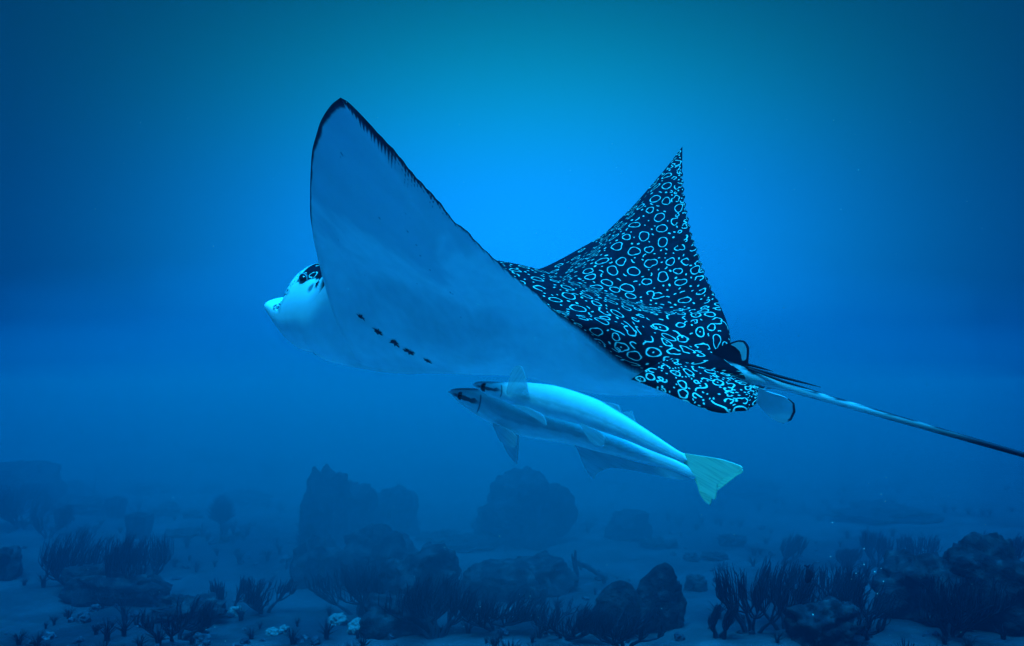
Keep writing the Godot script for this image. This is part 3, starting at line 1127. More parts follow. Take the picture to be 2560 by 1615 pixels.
# ---------------------------------------------------------------- remoras
var front_place := Vector3(0.0615, 2.5575, -1.3108)
var front_spine := [Vector3(-0.1264, 0.0236, -0.1126), Vector3(-0.1203, 0.0232, -0.1076), Vector3(-0.1092, 0.0208, -0.0983), Vector3(-0.0917, 0.0168, -0.0835), Vector3(-0.0745, 0.0143, -0.0687), Vector3(-0.0578, 0.0107, -0.0538), Vector3(-0.0293, 0.0054, -0.0279), Vector3(0.0000, 0.0000, 0.0000), Vector3(0.0280, -0.0069, 0.0278), Vector3(0.0547, -0.0153, 0.0555), Vector3(0.0801, -0.0263, 0.0830), Vector3(0.1042, -0.0382, 0.1105), Vector3(0.1270, -0.0506, 0.1379), Vector3(0.1444, -0.0598, 0.1599), Vector3(0.1555, -0.0655, 0.1746), Vector3(0.1635, -0.0694, 0.1857)]
var front_deep := [0.0004, 0.0035, 0.0082, 0.0128, 0.0151, 0.0179, 0.0222, 0.0240, 0.0229, 0.0214, 0.0179, 0.0141, 0.0110, 0.0080, 0.0064, 0.0068]
var back_place := Vector3(0.0228, 2.5237, -1.3864)
var back_spine := [Vector3(-0.1321, 0.0446, -0.1079), Vector3(-0.1242, 0.0436, -0.1017), Vector3(-0.1087, 0.0385, -0.0898), Vector3(-0.0947, 0.0346, -0.0788), Vector3(-0.0763, 0.0290, -0.0641), Vector3(-0.0538, 0.0198, -0.0458), Vector3(-0.0318, 0.0098, -0.0276), Vector3(0.0000, 0.0000, 0.0000), Vector3(0.0305, -0.0059, 0.0278), Vector3(0.0692, -0.0126, 0.0650), Vector3(0.1056, -0.0218, 0.1020), Vector3(0.1398, -0.0314, 0.1390), Vector3(0.1716, -0.0400, 0.1761), Vector3(0.1939, -0.0472, 0.2039), Vector3(0.2123, -0.0546, 0.2279), Vector3(0.2217, -0.0583, 0.2408)]
var back_deep := [0.0005, 0.0045, 0.0130, 0.0183, 0.0228, 0.0251, 0.0258, 0.0245, 0.0223, 0.0189, 0.0172, 0.0136, 0.0107, 0.0084, 0.0067, 0.0069]
var front_fins := [
	["pectoral_fin", [Vector3(-0.0691, 0.0100, -0.0292), Vector3(-0.0680, 0.0290, -0.0271), Vector3(-0.0629, 0.0473, -0.0214), Vector3(-0.0568, 0.0528, -0.0154), Vector3(-0.0528, 0.0536, -0.0116), Vector3(-0.0478, 0.0507, -0.0071), Vector3(-0.0429, 0.0343, -0.0033), Vector3(-0.0389, 0.0143, -0.0007), Vector3(-0.0498, 0.0091, -0.0114)]],
	["pelvic_fin", [Vector3(-0.0579, -0.0059, -0.0097), Vector3(-0.0420, -0.0089, 0.0051), Vector3(-0.0265, -0.0150, 0.0198), Vector3(-0.0170, -0.0201, 0.0289), Vector3(-0.0114, -0.0337, 0.0337), Vector3(-0.0304, -0.0227, 0.0156), Vector3(-0.0460, -0.0135, 0.0011)]],
	["anal_fin", [Vector3(0.0372, -0.0300, 0.0577), Vector3(0.0407, -0.0365, 0.0611), Vector3(0.0477, -0.0467, 0.0680), Vector3(0.0571, -0.0568, 0.0778), Vector3(0.0655, -0.0589, 0.0871), Vector3(0.0689, -0.0558, 0.0912), Vector3(0.0696, -0.0465, 0.0925), Vector3(0.0613, -0.0378, 0.0836)]],
	["dorsal_fin", [Vector3(0.0599, 0.0020, 0.0621), Vector3(0.0701, 0.0009, 0.0733), Vector3(0.0801, -0.0010, 0.0845), Vector3(0.0863, -0.0041, 0.0914), Vector3(0.0886, -0.0151, 0.0934), Vector3(0.0768, -0.0082, 0.0803)]],
	["tail_fin", [Vector3(0.1499, -0.0591, 0.1675), Vector3(0.1588, -0.0614, 0.1796), Vector3(0.1780, -0.0631, 0.1979), Vector3(0.1975, -0.0653, 0.2154), Vector3(0.2110, -0.0689, 0.2277), Vector3(0.2191, -0.0717, 0.2353), Vector3(0.2202, -0.0757, 0.2360), Vector3(0.2083, -0.0835, 0.2243), Vector3(0.1951, -0.0949, 0.2114), Vector3(0.1940, -0.1059, 0.2098), Vector3(0.1923, -0.1164, 0.2076), Vector3(0.1837, -0.1105, 0.2002), Vector3(0.1759, -0.0979, 0.1941), Vector3(0.1687, -0.0851, 0.1885), Vector3(0.1609, -0.0743, 0.1816), Vector3(0.1513, -0.0667, 0.1689)]],
]
var back_fins := [
	["pectoral_fin", [Vector3(-0.0531, -0.0039, -0.0171), Vector3(-0.0466, -0.0174, -0.0123), Vector3(-0.0391, -0.0307, -0.0065), Vector3(-0.0285, -0.0373, 0.0025), Vector3(-0.0180, -0.0399, 0.0118), Vector3(-0.0149, -0.0321, 0.0150), Vector3(-0.0132, -0.0237, 0.0170), Vector3(-0.0232, -0.0139, 0.0086)]],
	["pectoral_fin", [Vector3(-0.0454, -0.0125, -0.0702), Vector3(-0.0387, -0.0319, -0.0657), Vector3(-0.0276, -0.0553, -0.0577), Vector3(-0.0145, -0.0712, -0.0473), Vector3(-0.0115, -0.0562, -0.0438), Vector3(-0.0102, -0.0388, -0.0417), Vector3(-0.0124, -0.0194, -0.0424)]],
	["dorsal_fin", [Vector3(0.1314, 0.0170, 0.1324), Vector3(0.1348, 0.0200, 0.1364), Vector3(0.1398, 0.0212, 0.1421), Vector3(0.1450, 0.0220, 0.1481), Vector3(0.1471, 0.0141, 0.1501), Vector3(0.1520, 0.0013, 0.1550), Vector3(0.1398, 0.0004, 0.1409)]],
	["anal_fin", [Vector3(0.0730, -0.0280, 0.0679), Vector3(0.0776, -0.0376, 0.0720), Vector3(0.0877, -0.0624, 0.0809), Vector3(0.0950, -0.0743, 0.0877), Vector3(0.0994, -0.0787, 0.0922), Vector3(0.1056, -0.0691, 0.0993), Vector3(0.1230, -0.0599, 0.1186), Vector3(0.1559, -0.0605, 0.1562), Vector3(0.1939, -0.0654, 0.2028), Vector3(0.2157, -0.0645, 0.2279), Vector3(0.2096, -0.0569, 0.2233), Vector3(0.1559, -0.0487, 0.1568), Vector3(0.1056, -0.0370, 0.1012)]],
	["tail_fin", [Vector3(0.2096, -0.0586, 0.2232), Vector3(0.2157, -0.0580, 0.2283), Vector3(0.2223, -0.0678, 0.2334), Vector3(0.2253, -0.0806, 0.2351), Vector3(0.2312, -0.0906, 0.2396), Vector3(0.2362, -0.0940, 0.2437), Vector3(0.2382, -0.0877, 0.2459), Vector3(0.2394, -0.0789, 0.2474), Vector3(0.2427, -0.0765, 0.2504), Vector3(0.2519, -0.0672, 0.2591), Vector3(0.2623, -0.0550, 0.2692), Vector3(0.2692, -0.0497, 0.2758), Vector3(0.2677, -0.0451, 0.2747), Vector3(0.2448, -0.0491, 0.2538), Vector3(0.2246, -0.0537, 0.2361), Vector3(0.2127, -0.0522, 0.2261)]],
]

func fish_skin() -> StandardMaterial3D:
	var w := 768
	var h := 384
	var data := PackedByteArray()
	data.resize(w * h * 3)
	var n := FastNoiseLite.new()
	n.seed = 61
	n.frequency = 0.02
	n.fractal_octaves = 4
	for y in h:
		var ang := float(y) / h * TAU
		var up := cos(ang)
		var a := rad_to_deg(acos(clampf(up, -1.0, 1.0)))   # 0 back, 180 belly
		for x in w:
			var u := float(x) / w
			var v := n.get_noise_2d(x, y)
			var c := Vector3(0.70, 0.72, 0.70) * (1.0 + 0.14 * v)
			c = c.lerp(Vector3(0.44, 0.46, 0.46), smoothstep(100.0, 62.0, a + 12.0 * v) * 0.5)
			c = c.lerp(Vector3(0.30, 0.32, 0.33), smoothstep(9.0, 3.0, absf(a - 88.0 + 8.0 * v)) * smoothstep(0.16, 0.3, u) * 0.35)
			c = c.lerp(Vector3(0.50, 0.54, 0.56), smoothstep(46.0, 20.0, a) * smoothstep(0.45, 0.2, u) * 0.5)
			# stripe from the snout through the eye
			var mid := lerpf(94.0, 84.0, smoothstep(0.02, 0.14, u))
			var band := smoothstep(0.19, 0.13, u + 0.02 * v) * smoothstep(15.0, 8.0, absf(a - mid) + 10.0 * v + 60.0 * maxf(0.0, u - 0.10)) * smoothstep(0.015, 0.05, u)
			c = c.lerp(Vector3(0.035, 0.040, 0.06), band * 0.88)
			# edge of the gill cover
			var gu := 0.158 + 0.018 * sin(deg_to_rad(clampf((a - 40.0) * 1.8, 0.0, 180.0)))
			var gill := smoothstep(0.0045, 0.0015, absf(u - gu)) * smoothstep(42.0, 55.0, a) * smoothstep(138.0, 112.0, a)
			c = c.lerp(Vector3(0.05, 0.06, 0.09), gill * 0.85)
			# mouth
			var mouth := smoothstep(5.0, 2.0, absf(a - 112.0)) * smoothstep(0.05, 0.03, u)
			c = c.lerp(Vector3(0.2, 0.2, 0.22), mouth * 0.7)
			var o := (y * w + x) * 3
			var g := Color(c.x, c.y, c.z).linear_to_srgb()
			data[o] = g.r8
			data[o + 1] = g.g8
			data[o + 2] = g.b8
	var m := mat(Color(1, 1, 1), 0.42, 0.4)
	m.albedo_texture = ImageTexture.create_from_image(Image.create_from_data(w, h, false, Image.FORMAT_RGB8, data))
	return m

func remora(label: String, place: Vector3, spine: Array, deep: Array, fins: Array, skin: Material) -> void:
	var o := thing("remora", label, "fish", place)
	var rows: Array = []
	var uvs: Array = []
	var total := 70
	var at := PackedFloat32Array([0.0])
	for i in range(1, spine.size()):
		at.append(at[i - 1] + (spine[i] as Vector3).distance_to(spine[i - 1]))
	var curve: Array = []
	for i in spine.size():
		curve.append(Vector2(at[i] / at[spine.size() - 1], deep[i]))
	var eye_at := Vector3.ZERO
	var eye_out := Vector3.ZERO
	for i in total + 1:
		var u := pow(float(i) / total, 1.25)
		var p := along(spine, u)
		var d := (along(spine, minf(u + 0.02, 1.0)) - along(spine, maxf(u - 0.02, 0.0))).normalized()
		var up := (Vector3.UP - d * d.y).normalized()
		var out := d.cross(up).normalized()
		if out.z < 0.0:
			out = -out
		var r := knots(curve, u)
		var wide := lerpf(0.80, 0.55, smoothstep(0.6, 1.0, u))
		var row := PackedVector3Array()
		var uv := PackedVector2Array()
		for j in 41:
			var a := TAU * j / 40.0
			var flat := 1.0 - 0.16 * smoothstep(0.22, 0.1, u) * smoothstep(0.6, 0.95, cos(a))
			row.append(p + up * (cos(a) * r * flat) + out * (sin(a) * r * wide))
			uv.append(Vector2(u, j / 40.0))
		rows.append(row)
		uvs.append(uv)
		if i == total:
			for j in 41:
				row[j] = p
		if eye_at == Vector3.ZERO and u > 0.073:
			var a := deg_to_rad(84.0)
			eye_at = p + up * (cos(a) * r) + out * (sin(a) * r * wide)
			eye_out = out
	part("body", grid_mesh(rows, [uvs], false, 0, true), skin, o)
	var fin_m: StandardMaterial3D = mats.fin
	for f in fins:
		part(f[0], slab(f[1], 0.0022, 0.004), mats.tail_fin if f[0] == "tail_fin" else fin_m, o)
	var e := part("eye", ball(0.0058, Vector3(0.9, 1.15, 0.6)), mats.pupil, o)
	e.position = eye_at - eye_out * 0.001
	var st := SurfaceTool.new()
	st.begin(Mesh.PRIMITIVE_TRIANGLES)
	var loop: Array = []
	for i in 13:
		var a := TAU * i / 12.0
		loop.append(Vector3(cos(a) * 0.0056, sin(a) * 0.0066, 0.0012))
	tube(st, loop, [0.0009, 0.0009, 0.0009, 0.0009, 0.0009, 0.0009, 0.0009, 0.0009, 0.0009, 0.0009, 0.0009, 0.0009, 0.0009], 5)
	part("iris_ring", st.commit(), mats.iris, e)
	# the sucking disc on top of the head
	var ds := SurfaceTool.new()
	ds.begin(Mesh.PRIMITIVE_TRIANGLES)
	var ridge: Array = []
	for s in [-1.0, 1.0]:
		var pts: Array = []
		var rad: Array = []
		for i in 9:
			var u := lerpf(0.015, 0.155, i / 8.0)
			var p := along(spine, u)
			var r := knots(curve, u)
			var bow := sin(PI * i / 8.0)
			pts.append(p + Vector3(0, r * (0.86 - 0.10 * bow), s * r * 0.42 * bow))
			rad.append(0.0016 + 0.0012 * bow)
		tube(ds, pts, rad, 6)
	var disc := part("sucking_disc", ds.commit(), mats.disc, o)

func remoras() -> void:
	var fm := mat(Color(0.68, 0.74, 0.76), 0.6, 0.2)
	fm.backlight_enabled = true
	fm.backlight = Color(0.9, 0.9, 0.9)
	fm.transparency = BaseMaterial3D.TRANSPARENCY_ALPHA
	fm.albedo_color.a = 0.55
	mats.fin = fm
	var tm := mat(Color(0.80, 0.88, 0.60), 0.55, 0.25)
	tm.backlight_enabled = true
	tm.backlight = Color(0.5, 0.5, 0.5)
	var rays := noise_map(81, 0.05, [[0.0, Color(0.6, 0.6, 0.6)], [0.5, Color(0.88, 0.85, 0.85)], [1.0, Color(1, 1, 1)]], 3, 256)
	for q in [fm, tm]:
		q.albedo_texture = rays
		q.uv1_scale = Vector3(0.12, 3.5, 1)
	mats.tail_fin = tm
	mats.pupil = mat(Color(0.006, 0.006, 0.01), 0.15, 0.5)
	mats.disc = mat(Color(0.34, 0.36, 0.38), 0.7, 0.2)
	mats.iris = mat(Color(0.16, 0.18, 0.22), 0.5, 0.3)
	var skin := fish_skin()
	remora("front remora with a bright cyan back and a pointed fin raised against the ray's belly", front_place, front_spine, front_deep, front_fins, skin)
	remora("rear remora, half hidden below its companion, with a fin hanging down under the chest", back_place, back_spine, back_deep, back_fins, skin)

# ---------------------------------------------------------------- reef
func lump_mesh(w: float, h: float, d: float, seed_: int, lobes := 0.34, fine := 0.14, top := 0.75) -> ArrayMesh:
	# an uneven coral head: a sphere pushed about by noise, sunk a little into the sand
	var n := FastNoiseLite.new()
	n.seed = seed_
	n.frequency = 0.55
	n.fractal_octaves = 2
	var g := FastNoiseLite.new()
	g.seed = seed_ + 7
	g.frequency = 2.6
	g.fractal_octaves = 4
	var rows: Array = []
	var uvs: Array = []
	var nr := 34
	var nc := 52
	for i in nr + 1:
		var lat := PI * i / nr
		var row := PackedVector3Array()
		var uv := PackedVector2Array()
		for j in nc:
			var lon := TAU * j / nc
			var v := Vector3(sin(lat) * cos(lon), cos(lat), sin(lat) * sin(lon))
			var q := v * 1.6 + Vector3(seed_ * 3.1, 0, 0)
			var r := 1.0 + lobes * n.get_noise_3dv(q) * 1.6 + fine * g.get_noise_3dv(q) * 1.5
			# squared a little, as brain corals and stubby pillars are
			var p := v * r
			var y := signf(p.y) * pow(absf(p.y), top)
			row.append(Vector3(p.x * w * 0.5, (y * 0.62 + 0.36) * h, p.z * d * 0.5))
			uv.append(Vector2(lon, lat))
		rows.append(row)
		uvs.append(uv)
	return grid_mesh(rows, [], true, 0, true)

func barrel_mesh(w: float, h: float, seed_: int) -> ArrayMesh:
	rng.seed = seed_
	var rows: Array = []
	var prof := [Vector2(0.30, 0.0), Vector2(0.38, 0.15), Vector2(0.46, 0.45), Vector2(0.52, 0.75), Vector2(0.50, 0.95), Vector2(0.44, 1.0), Vector2(0.38, 0.97), Vector2(0.32, 0.80), Vector2(0.22, 0.55), Vector2(0.0, 0.45)]
	for p in prof:
		var row := PackedVector3Array()
		for j in 36:
			var a := TAU * j / 36.0
			var r: float = p.x * w * (1.0 + 0.09 * sin(a * 9.0 + p.y * 2.0) + 0.08 * sin(a * 2.0 + seed_))
			row.append(Vector3(cos(a) * r, p.y * h + 0.03 * h * sin(a * 3.0 + seed_) * p.y, sin(a) * r))
		rows.append(row)
	return grid_mesh(rows, [], true)

func sea_rods(w: float, h: float, seed_: int, spread_ := 1.0) -> Array:
	# a bush of upright forking rods; [stem mesh, rods mesh]
	rng.seed = seed_
	var st := SurfaceTool.new()
	st.begin(Mesh.PRIMITIVE_TRIANGLES)
	var base := SurfaceTool.new()
	base.begin(Mesh.PRIMITIVE_TRIANGLES)
	var lean := Vector3(rng.randf_range(-0.08, 0.30), 0, rng.randf_range(-0.15, 0.15)) * h   # bent by the current
	var trunks := int(clampf(w * 8.0, 5, 13))
	for t in trunks:
		var a := rng.randf() * TAU
		var foot := Vector3(cos(a), 0, sin(a)) * rng.randf_range(0.0, 0.035)
		var mid := foot + Vector3(cos(a) * w * rng.randf_range(0.05, 0.30) * spread_, h * rng.randf_range(0.14, 0.30), sin(a) * w * rng.randf_range(0.05, 0.26))
		tube(base, [foot - Vector3(0, 0.06, 0), foot.lerp(mid, 0.5) + Vector3(rng.randf_range(-0.02, 0.02), 0, 0), mid], [0.026, 0.019, 0.013], 6)
		var forks := rng.randi_range(5, 8)
		for k in forks:
			var b := a + rng.randf_range(-1.5, 1.5)
			var reach := rng.randf_range(0.05, 0.34) * w
			var knee := mid + Vector3(cos(b) * reach * 0.7, h * rng.randf_range(0.08, 0.25), sin(b) * reach * 0.7)
			var twigs := rng.randi_range(5, 8)
			tube(st, [mid, mid.lerp(knee, 0.5) + Vector3(0, -0.02 * h, 0), knee], [0.011, 0.009, 0.007], 5)
			for q in twigs:
				var c := b + rng.randf_range(-1.2, 1.2)
				var out := rng.randf_range(0.02, 0.16) * w
				var tip := knee + Vector3(cos(c) * out, h * rng.randf_range(0.18, 0.42), sin(c) * out)
				tip += lean * (tip.y / h) * (tip.y / h)
				tip.y = minf(tip.y, h * rng.randf_range(0.85, 1.08))
				var sway := Vector3(rng.randf_range(-0.04, 0.04), 0, rng.randf_range(-0.04, 0.04)) * w
				var r := rng.randf_range(0.0035, 0.006)
				tube(st, [knee, knee.lerp(tip, 0.35) + Vector3(cos(c), 0, sin(c)) * out * 0.3 + sway, knee.lerp(tip, 0.75) + sway, tip], [r, r, r * 0.85, r * 0.4], 5)
	return [base.commit(), st.commit()]

func sea_fan_mesh(w: float, h: float, seed_: int) -> Array:
	rng.seed = seed_
	var st := SurfaceTool.new()
	st.begin(Mesh.PRIMITIVE_TRIANGLES)
	var base := SurfaceTool.new()
	base.begin(Mesh.PRIMITIVE_TRIANGLES)
	var fork := Vector3(0, h * 0.34, 0)
	tube(base, [Vector3(0, -0.05, 0), Vector3(0.01, h * 0.17, 0), fork], [0.030, 0.022, 0.020], 7)
	for k in 13:
		var a := lerpf(-1.15, 1.15, k / 12.0)
		var reach := lerpf(0.66, 0.48, absf(a)) * h
		var dir := Vector3(sin(a) * w / h * 1.05, cos(a), 0)
		var pts: Array = []
		var rad: Array = []
		for i in 6:
			var f := i / 5.0
			pts.append(fork + dir * reach * f + Vector3(0.02 * sin(f * 5.0 + k), 0, 0.03 * sin(f * 3.0 + k)))
			rad.append(lerpf(0.014, 0.005, f))
		tube(st, pts, rad, 5)
		# side twigs knit the fan together
		for i in range(1, 6):
			for s in [-1.0, 1.0]:
				for q in 2:
					var f0 := (i - 0.5 * q) / 5.0
					var p0 := fork + dir * reach * f0
					var p1 := p0 + Vector3(s * (0.06 + 0.05 * f0) * w, rng.randf_range(0.05, 0.10) * h, rng.randf_range(-0.03, 0.03))
					tube(st, [p0, p0.lerp(p1, 0.5) + Vector3(s * 0.012, 0, 0), p1], [0.008, 0.007, 0.005], 4)
	return [base.commit(), st.commit()]

func lobe_mesh(w: float, h: float, seed_: int, lean: float) -> ArrayMesh:
	# a tall flattened sponge lobe with a rounded or pointed head
	var n := FastNoiseLite.new()
	n.seed = seed_
	n.frequency = 2.2
	n.fractal_octaves = 4
	var rows: Array = []
	for i in 25:
		var f := i / 24.0
		var row := PackedVector3Array()
		var r := w * 0.5 * (0.86 + 0.22 * sin(f * 2.6)) * sqrt(maxf(0.0, 1.0 - pow(f, 3.0 - lean * 1.6)))
		for j in 32:
			var a := TAU * j / 32.0
			var q := Vector3(cos(a), f * 2.0, sin(a))
			var k := r * (1.0 + 0.26 * n.get_noise_3dv(q))
			row.append(Vector3(cos(a) * k + lean * w * 0.42 * f * f, f * h - 0.06, sin(a) * k * 0.55))
		rows.append(row)
	return grid_mesh(rows, [], true)

func stick_mesh(w: float, h: float, seed_: int) -> ArrayMesh:
	rng.seed = seed_
	var st := SurfaceTool.new()
	st.begin(Mesh.PRIMITIVE_TRIANGLES)
	var up := h > w
	var a := Vector3(-w * 0.5, 0.02 if up else h, 0)
	var b := Vector3(w * 0.25 if up else w * 0.5, h if up else 0.03, 0.05)
	if up:
		a = Vector3(w * 0.1, -0.05, 0)
	tube(st, [a, a.lerp(b, 0.3) + Vector3(0.03, 0.01, 0), a.lerp(b, 0.7), b], [0.034, 0.030, 0.024, 0.012], 7)
	tube(st, [a.lerp(b, 0.5), a.lerp(b, 0.5) + Vector3(-w * 0.22, h * 0.3, 0.02), a.lerp(b, 0.5) + Vector3(-w * 0.34, h * 0.46, 0.03)], [0.020, 0.016, 0.007], 6)
	return st.commit()

var reef_count := 0
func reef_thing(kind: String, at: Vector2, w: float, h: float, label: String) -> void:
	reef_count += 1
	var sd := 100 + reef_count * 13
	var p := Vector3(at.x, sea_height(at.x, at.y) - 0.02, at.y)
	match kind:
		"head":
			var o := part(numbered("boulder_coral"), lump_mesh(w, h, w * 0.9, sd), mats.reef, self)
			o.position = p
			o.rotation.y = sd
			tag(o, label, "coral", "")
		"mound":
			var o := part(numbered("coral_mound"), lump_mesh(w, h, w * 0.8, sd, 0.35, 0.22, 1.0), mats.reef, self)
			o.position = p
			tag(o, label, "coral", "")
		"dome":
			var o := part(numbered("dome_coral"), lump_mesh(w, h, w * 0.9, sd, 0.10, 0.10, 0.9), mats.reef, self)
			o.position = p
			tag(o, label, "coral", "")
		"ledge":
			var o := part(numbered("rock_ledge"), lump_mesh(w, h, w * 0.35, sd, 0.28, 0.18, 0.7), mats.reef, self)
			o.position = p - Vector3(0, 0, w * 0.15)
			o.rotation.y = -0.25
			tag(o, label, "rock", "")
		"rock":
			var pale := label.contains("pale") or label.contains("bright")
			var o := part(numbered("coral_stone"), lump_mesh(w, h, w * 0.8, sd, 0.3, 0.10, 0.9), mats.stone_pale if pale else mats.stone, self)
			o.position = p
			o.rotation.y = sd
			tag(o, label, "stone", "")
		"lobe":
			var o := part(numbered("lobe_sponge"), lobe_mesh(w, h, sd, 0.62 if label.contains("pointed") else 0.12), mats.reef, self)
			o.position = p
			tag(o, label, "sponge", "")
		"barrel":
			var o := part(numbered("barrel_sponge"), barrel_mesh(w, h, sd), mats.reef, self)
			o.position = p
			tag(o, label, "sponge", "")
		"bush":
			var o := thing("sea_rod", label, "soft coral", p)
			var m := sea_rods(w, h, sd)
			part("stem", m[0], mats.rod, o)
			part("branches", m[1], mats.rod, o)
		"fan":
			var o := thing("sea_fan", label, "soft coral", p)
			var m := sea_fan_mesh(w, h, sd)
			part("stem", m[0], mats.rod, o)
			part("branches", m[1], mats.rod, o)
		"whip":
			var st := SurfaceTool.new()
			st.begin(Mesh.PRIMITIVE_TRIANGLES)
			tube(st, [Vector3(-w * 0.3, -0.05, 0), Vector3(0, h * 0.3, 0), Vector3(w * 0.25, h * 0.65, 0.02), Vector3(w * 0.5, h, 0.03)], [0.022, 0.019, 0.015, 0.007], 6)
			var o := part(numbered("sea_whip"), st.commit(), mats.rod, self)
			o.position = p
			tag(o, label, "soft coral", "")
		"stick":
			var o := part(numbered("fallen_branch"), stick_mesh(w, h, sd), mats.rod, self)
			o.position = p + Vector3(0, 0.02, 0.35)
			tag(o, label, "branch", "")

func reef() -> void:
	reef_thing("head", Vector2(-9.65, -17.37), 1.52, 0.88, "big dark boulder coral with a steep right side at the far left")
	reef_thing("head", Vector2(-9.27, -18.60), 0.65, 0.34, "low coral mound beside the big boulder coral at the far left")
	reef_thing("whip", Vector2(-8.91, -18.72), 0.14, 0.69, "thin single sea whip standing behind the low mound on the left")
	reef_thing("barrel", Vector2(-7.14, -15.84), 0.35, 0.36, "small barrel sponge alone on pale sand, farther of the two on the left")
	reef_thing("barrel", Vector2(-5.88, -13.90), 0.38, 0.40, "wider barrel sponge right behind the large sea rod thicket on the left")
	reef_thing("fan", Vector2(-4.46, -13.48), 0.41, 0.62, "sea fan on a bare stalk standing alone on open sand, left of centre")
	reef_thing("mound", Vector2(-4.28, -13.24), 0.21, 0.13, "small dark mound at the foot of the lone sea fan")
	reef_thing("bush", Vector2(-5.48, -10.94), 0.91, 0.82, "left part of the large sea rod thicket, growing on the dark ledge")
	reef_thing("bush", Vector2(-4.88, -10.51), 0.87, 0.91, "tallest middle clump of the large sea rod thicket on the dark ledge")
	reef_thing("bush", Vector2(-4.46, -10.47), 0.87, 0.90, "right clump of the large sea rod thicket on the dark ledge")
	reef_thing("ledge", Vector2(-4.67, -10.14), 1.35, 0.42, "long dark rock ledge under the large sea rod thicket, lower left")
	reef_thing("bush", Vector2(-8.06, -14.42), 1.04, 0.83, "feathery sea rod clump at the left edge below the boulder coral")
	reef_thing("bush", Vector2(-7.22, -13.67), 0.76, 0.57, "low sea rod clump between the left edge and the large thicket")
	reef_thing("head", Vector2(-6.51, -11.33), 0.42, 0.42, "dark rounded coral head cut off by the left edge")
	reef_thing("mound", Vector2(-7.96, -16.11), 1.11, 0.27, "wide low coral mound in front of the left boulder coral")
	reef_thing("mound", Vector2(-6.36, -16.15), 0.52, 0.22, "flat dark coral patch behind the two small barrel sponges")
	reef_thing("mound", Vector2(-5.60, -15.38), 0.35, 0.14, "small flat coral patch left of the lone sea fan")
	reef_thing("mound", Vector2(-5.19, -13.84), 0.57, 0.13, "low oval coral patch on sand below the lone sea fan")
	reef_thing("bush", Vector2(-3.17, -9.94), 0.44, 0.46, "small sea rod clump beside the fallen branch, lower left of centre")
	reef_thing("stick", Vector2(-3.43, -10.18), 0.37, 0.19, "fallen bare branch leaning on the small sea rod clump")
	reef_thing("bush", Vector2(-2.74, -9.77), 0.65, 0.45, "spreading sea rod clump right of the fallen branch")
	reef_thing("mound", Vector2(-3.47, -9.49), 0.74, 0.24, "broad weedy mound at the bottom, under the fallen branch")
	reef_thing("stick", Vector2(-3.22, -9.25), 0.38, 0.09, "dark stick lying on the broad weedy mound at the bottom")
	reef_thing("bush", Vector2(-3.28, -8.65), 0.62, 0.45, "weedy tuft at the bottom edge, left of centre")
	reef_thing("rock", Vector2(-3.02, -9.67), 0.18, 0.12, "pale round stone in front of the fallen branch")
	reef_thing("rock", Vector2(-3.14, -12.23), 0.16, 0.10, "small dark stone alone on the sand left of the central reef")
	reef_thing("rock", Vector2(-3.54, -12.18), 0.08, 0.04, "tiny dark stone on open sand below the lone sea fan")
	reef_thing("rock", Vector2(-4.53, -9.36), 0.16, 0.11, "dark stone below the long ledge, lower left")
	reef_thing("rock", Vector2(-2.99, -8.52), 0.17, 0.13, "dark stone at the bottom edge under the weedy tuft")
	reef_thing("rock", Vector2(-2.44, -9.02), 0.14, 0.08, "flat dark stone on pale sand, left one of a close pair")
	reef_thing("rock", Vector2(-2.33, -9.05), 0.11, 0.09, "round dark stone on pale sand, right one of a close pair")
	reef_thing("rock", Vector2(-2.08, -8.65), 0.12, 0.09, "dark stone near the bottom edge below the close pair of stones")
	reef_thing("rock", Vector2(-1.90, -8.57), 0.12, 0.09, "dark stone at the bottom edge right of its like")
	reef_thing("rock", Vector2(-1.85, -9.41), 0.22, 0.13, "pale lump of coral rubble under the central reef")
	reef_thing("rock", Vector2(-1.58, -8.98), 0.23, 0.14, "pale coral block at the foot of the central reef")
	reef_thing("rock", Vector2(-2.58, -8.55), 0.12, 0.07, "small stone at the bottom edge right of the weedy tuft")
	reef_thing("rock", Vector2(-4.60, -8.78), 0.16, 0.08, "dark stone in the lower left corner")
	reef_thing("rock", Vector2(-3.78, -9.10), 0.11, 0.06, "small dark stone below the right end of the ledge")
	reef_thing("rock", Vector2(-4.36, -11.46), 0.19, 0.04, "thin slab of rubble right of the large sea rod thicket")
	reef_thing("rock", Vector2(-3.21, -11.41), 0.13, 0.07, "small stone behind the spreading sea rod clump")
	reef_thing("head", Vector2(-2.77, -13.12), 0.72, 1.15, "tall dark coral pillar at the left end of the central reef")
	reef_thing("head", Vector2(-2.55, -13.67), 0.94, 0.94, "rounded coral head behind the tall pillar of the central reef")
	reef_thing("head", Vector2(-1.87, -14.21), 0.69, 0.77, "square-topped coral head standing apart at the top of the central reef")
	reef_thing("head", Vector2(-1.75, -11.33), 0.99, 0.78, "broad dark coral mass in the middle of the central reef")
	reef_thing("fan", Vector2(-2.85, -12.28), 0.34, 0.51, "small sea fan against the left flank of the central reef")
	reef_thing("head", Vector2(-2.49, -11.33), 0.57, 0.57, "low coral lump under the left flank of the central reef")
	reef_thing("head", Vector2(-1.06, -10.14), 0.98, 0.70, "darkest coral mass at the lower right of the central reef")
	reef_thing("bush", Vector2(-1.69, -9.80), 1.08, 0.68, "sea rod growth draped over the foot of the central reef")
	reef_thing("bush", Vector2(-0.74, -8.65), 1.05, 0.65, "dark sea rod mass at the bottom below the central reef")
	reef_thing("head", Vector2(-1.19, -9.05), 0.71, 0.37, "low dark coral block at the bottom of the central reef")
	reef_thing("head", Vector2(0.25, -13.54), 1.25, 1.00, "large round coral dome standing behind the remoras")
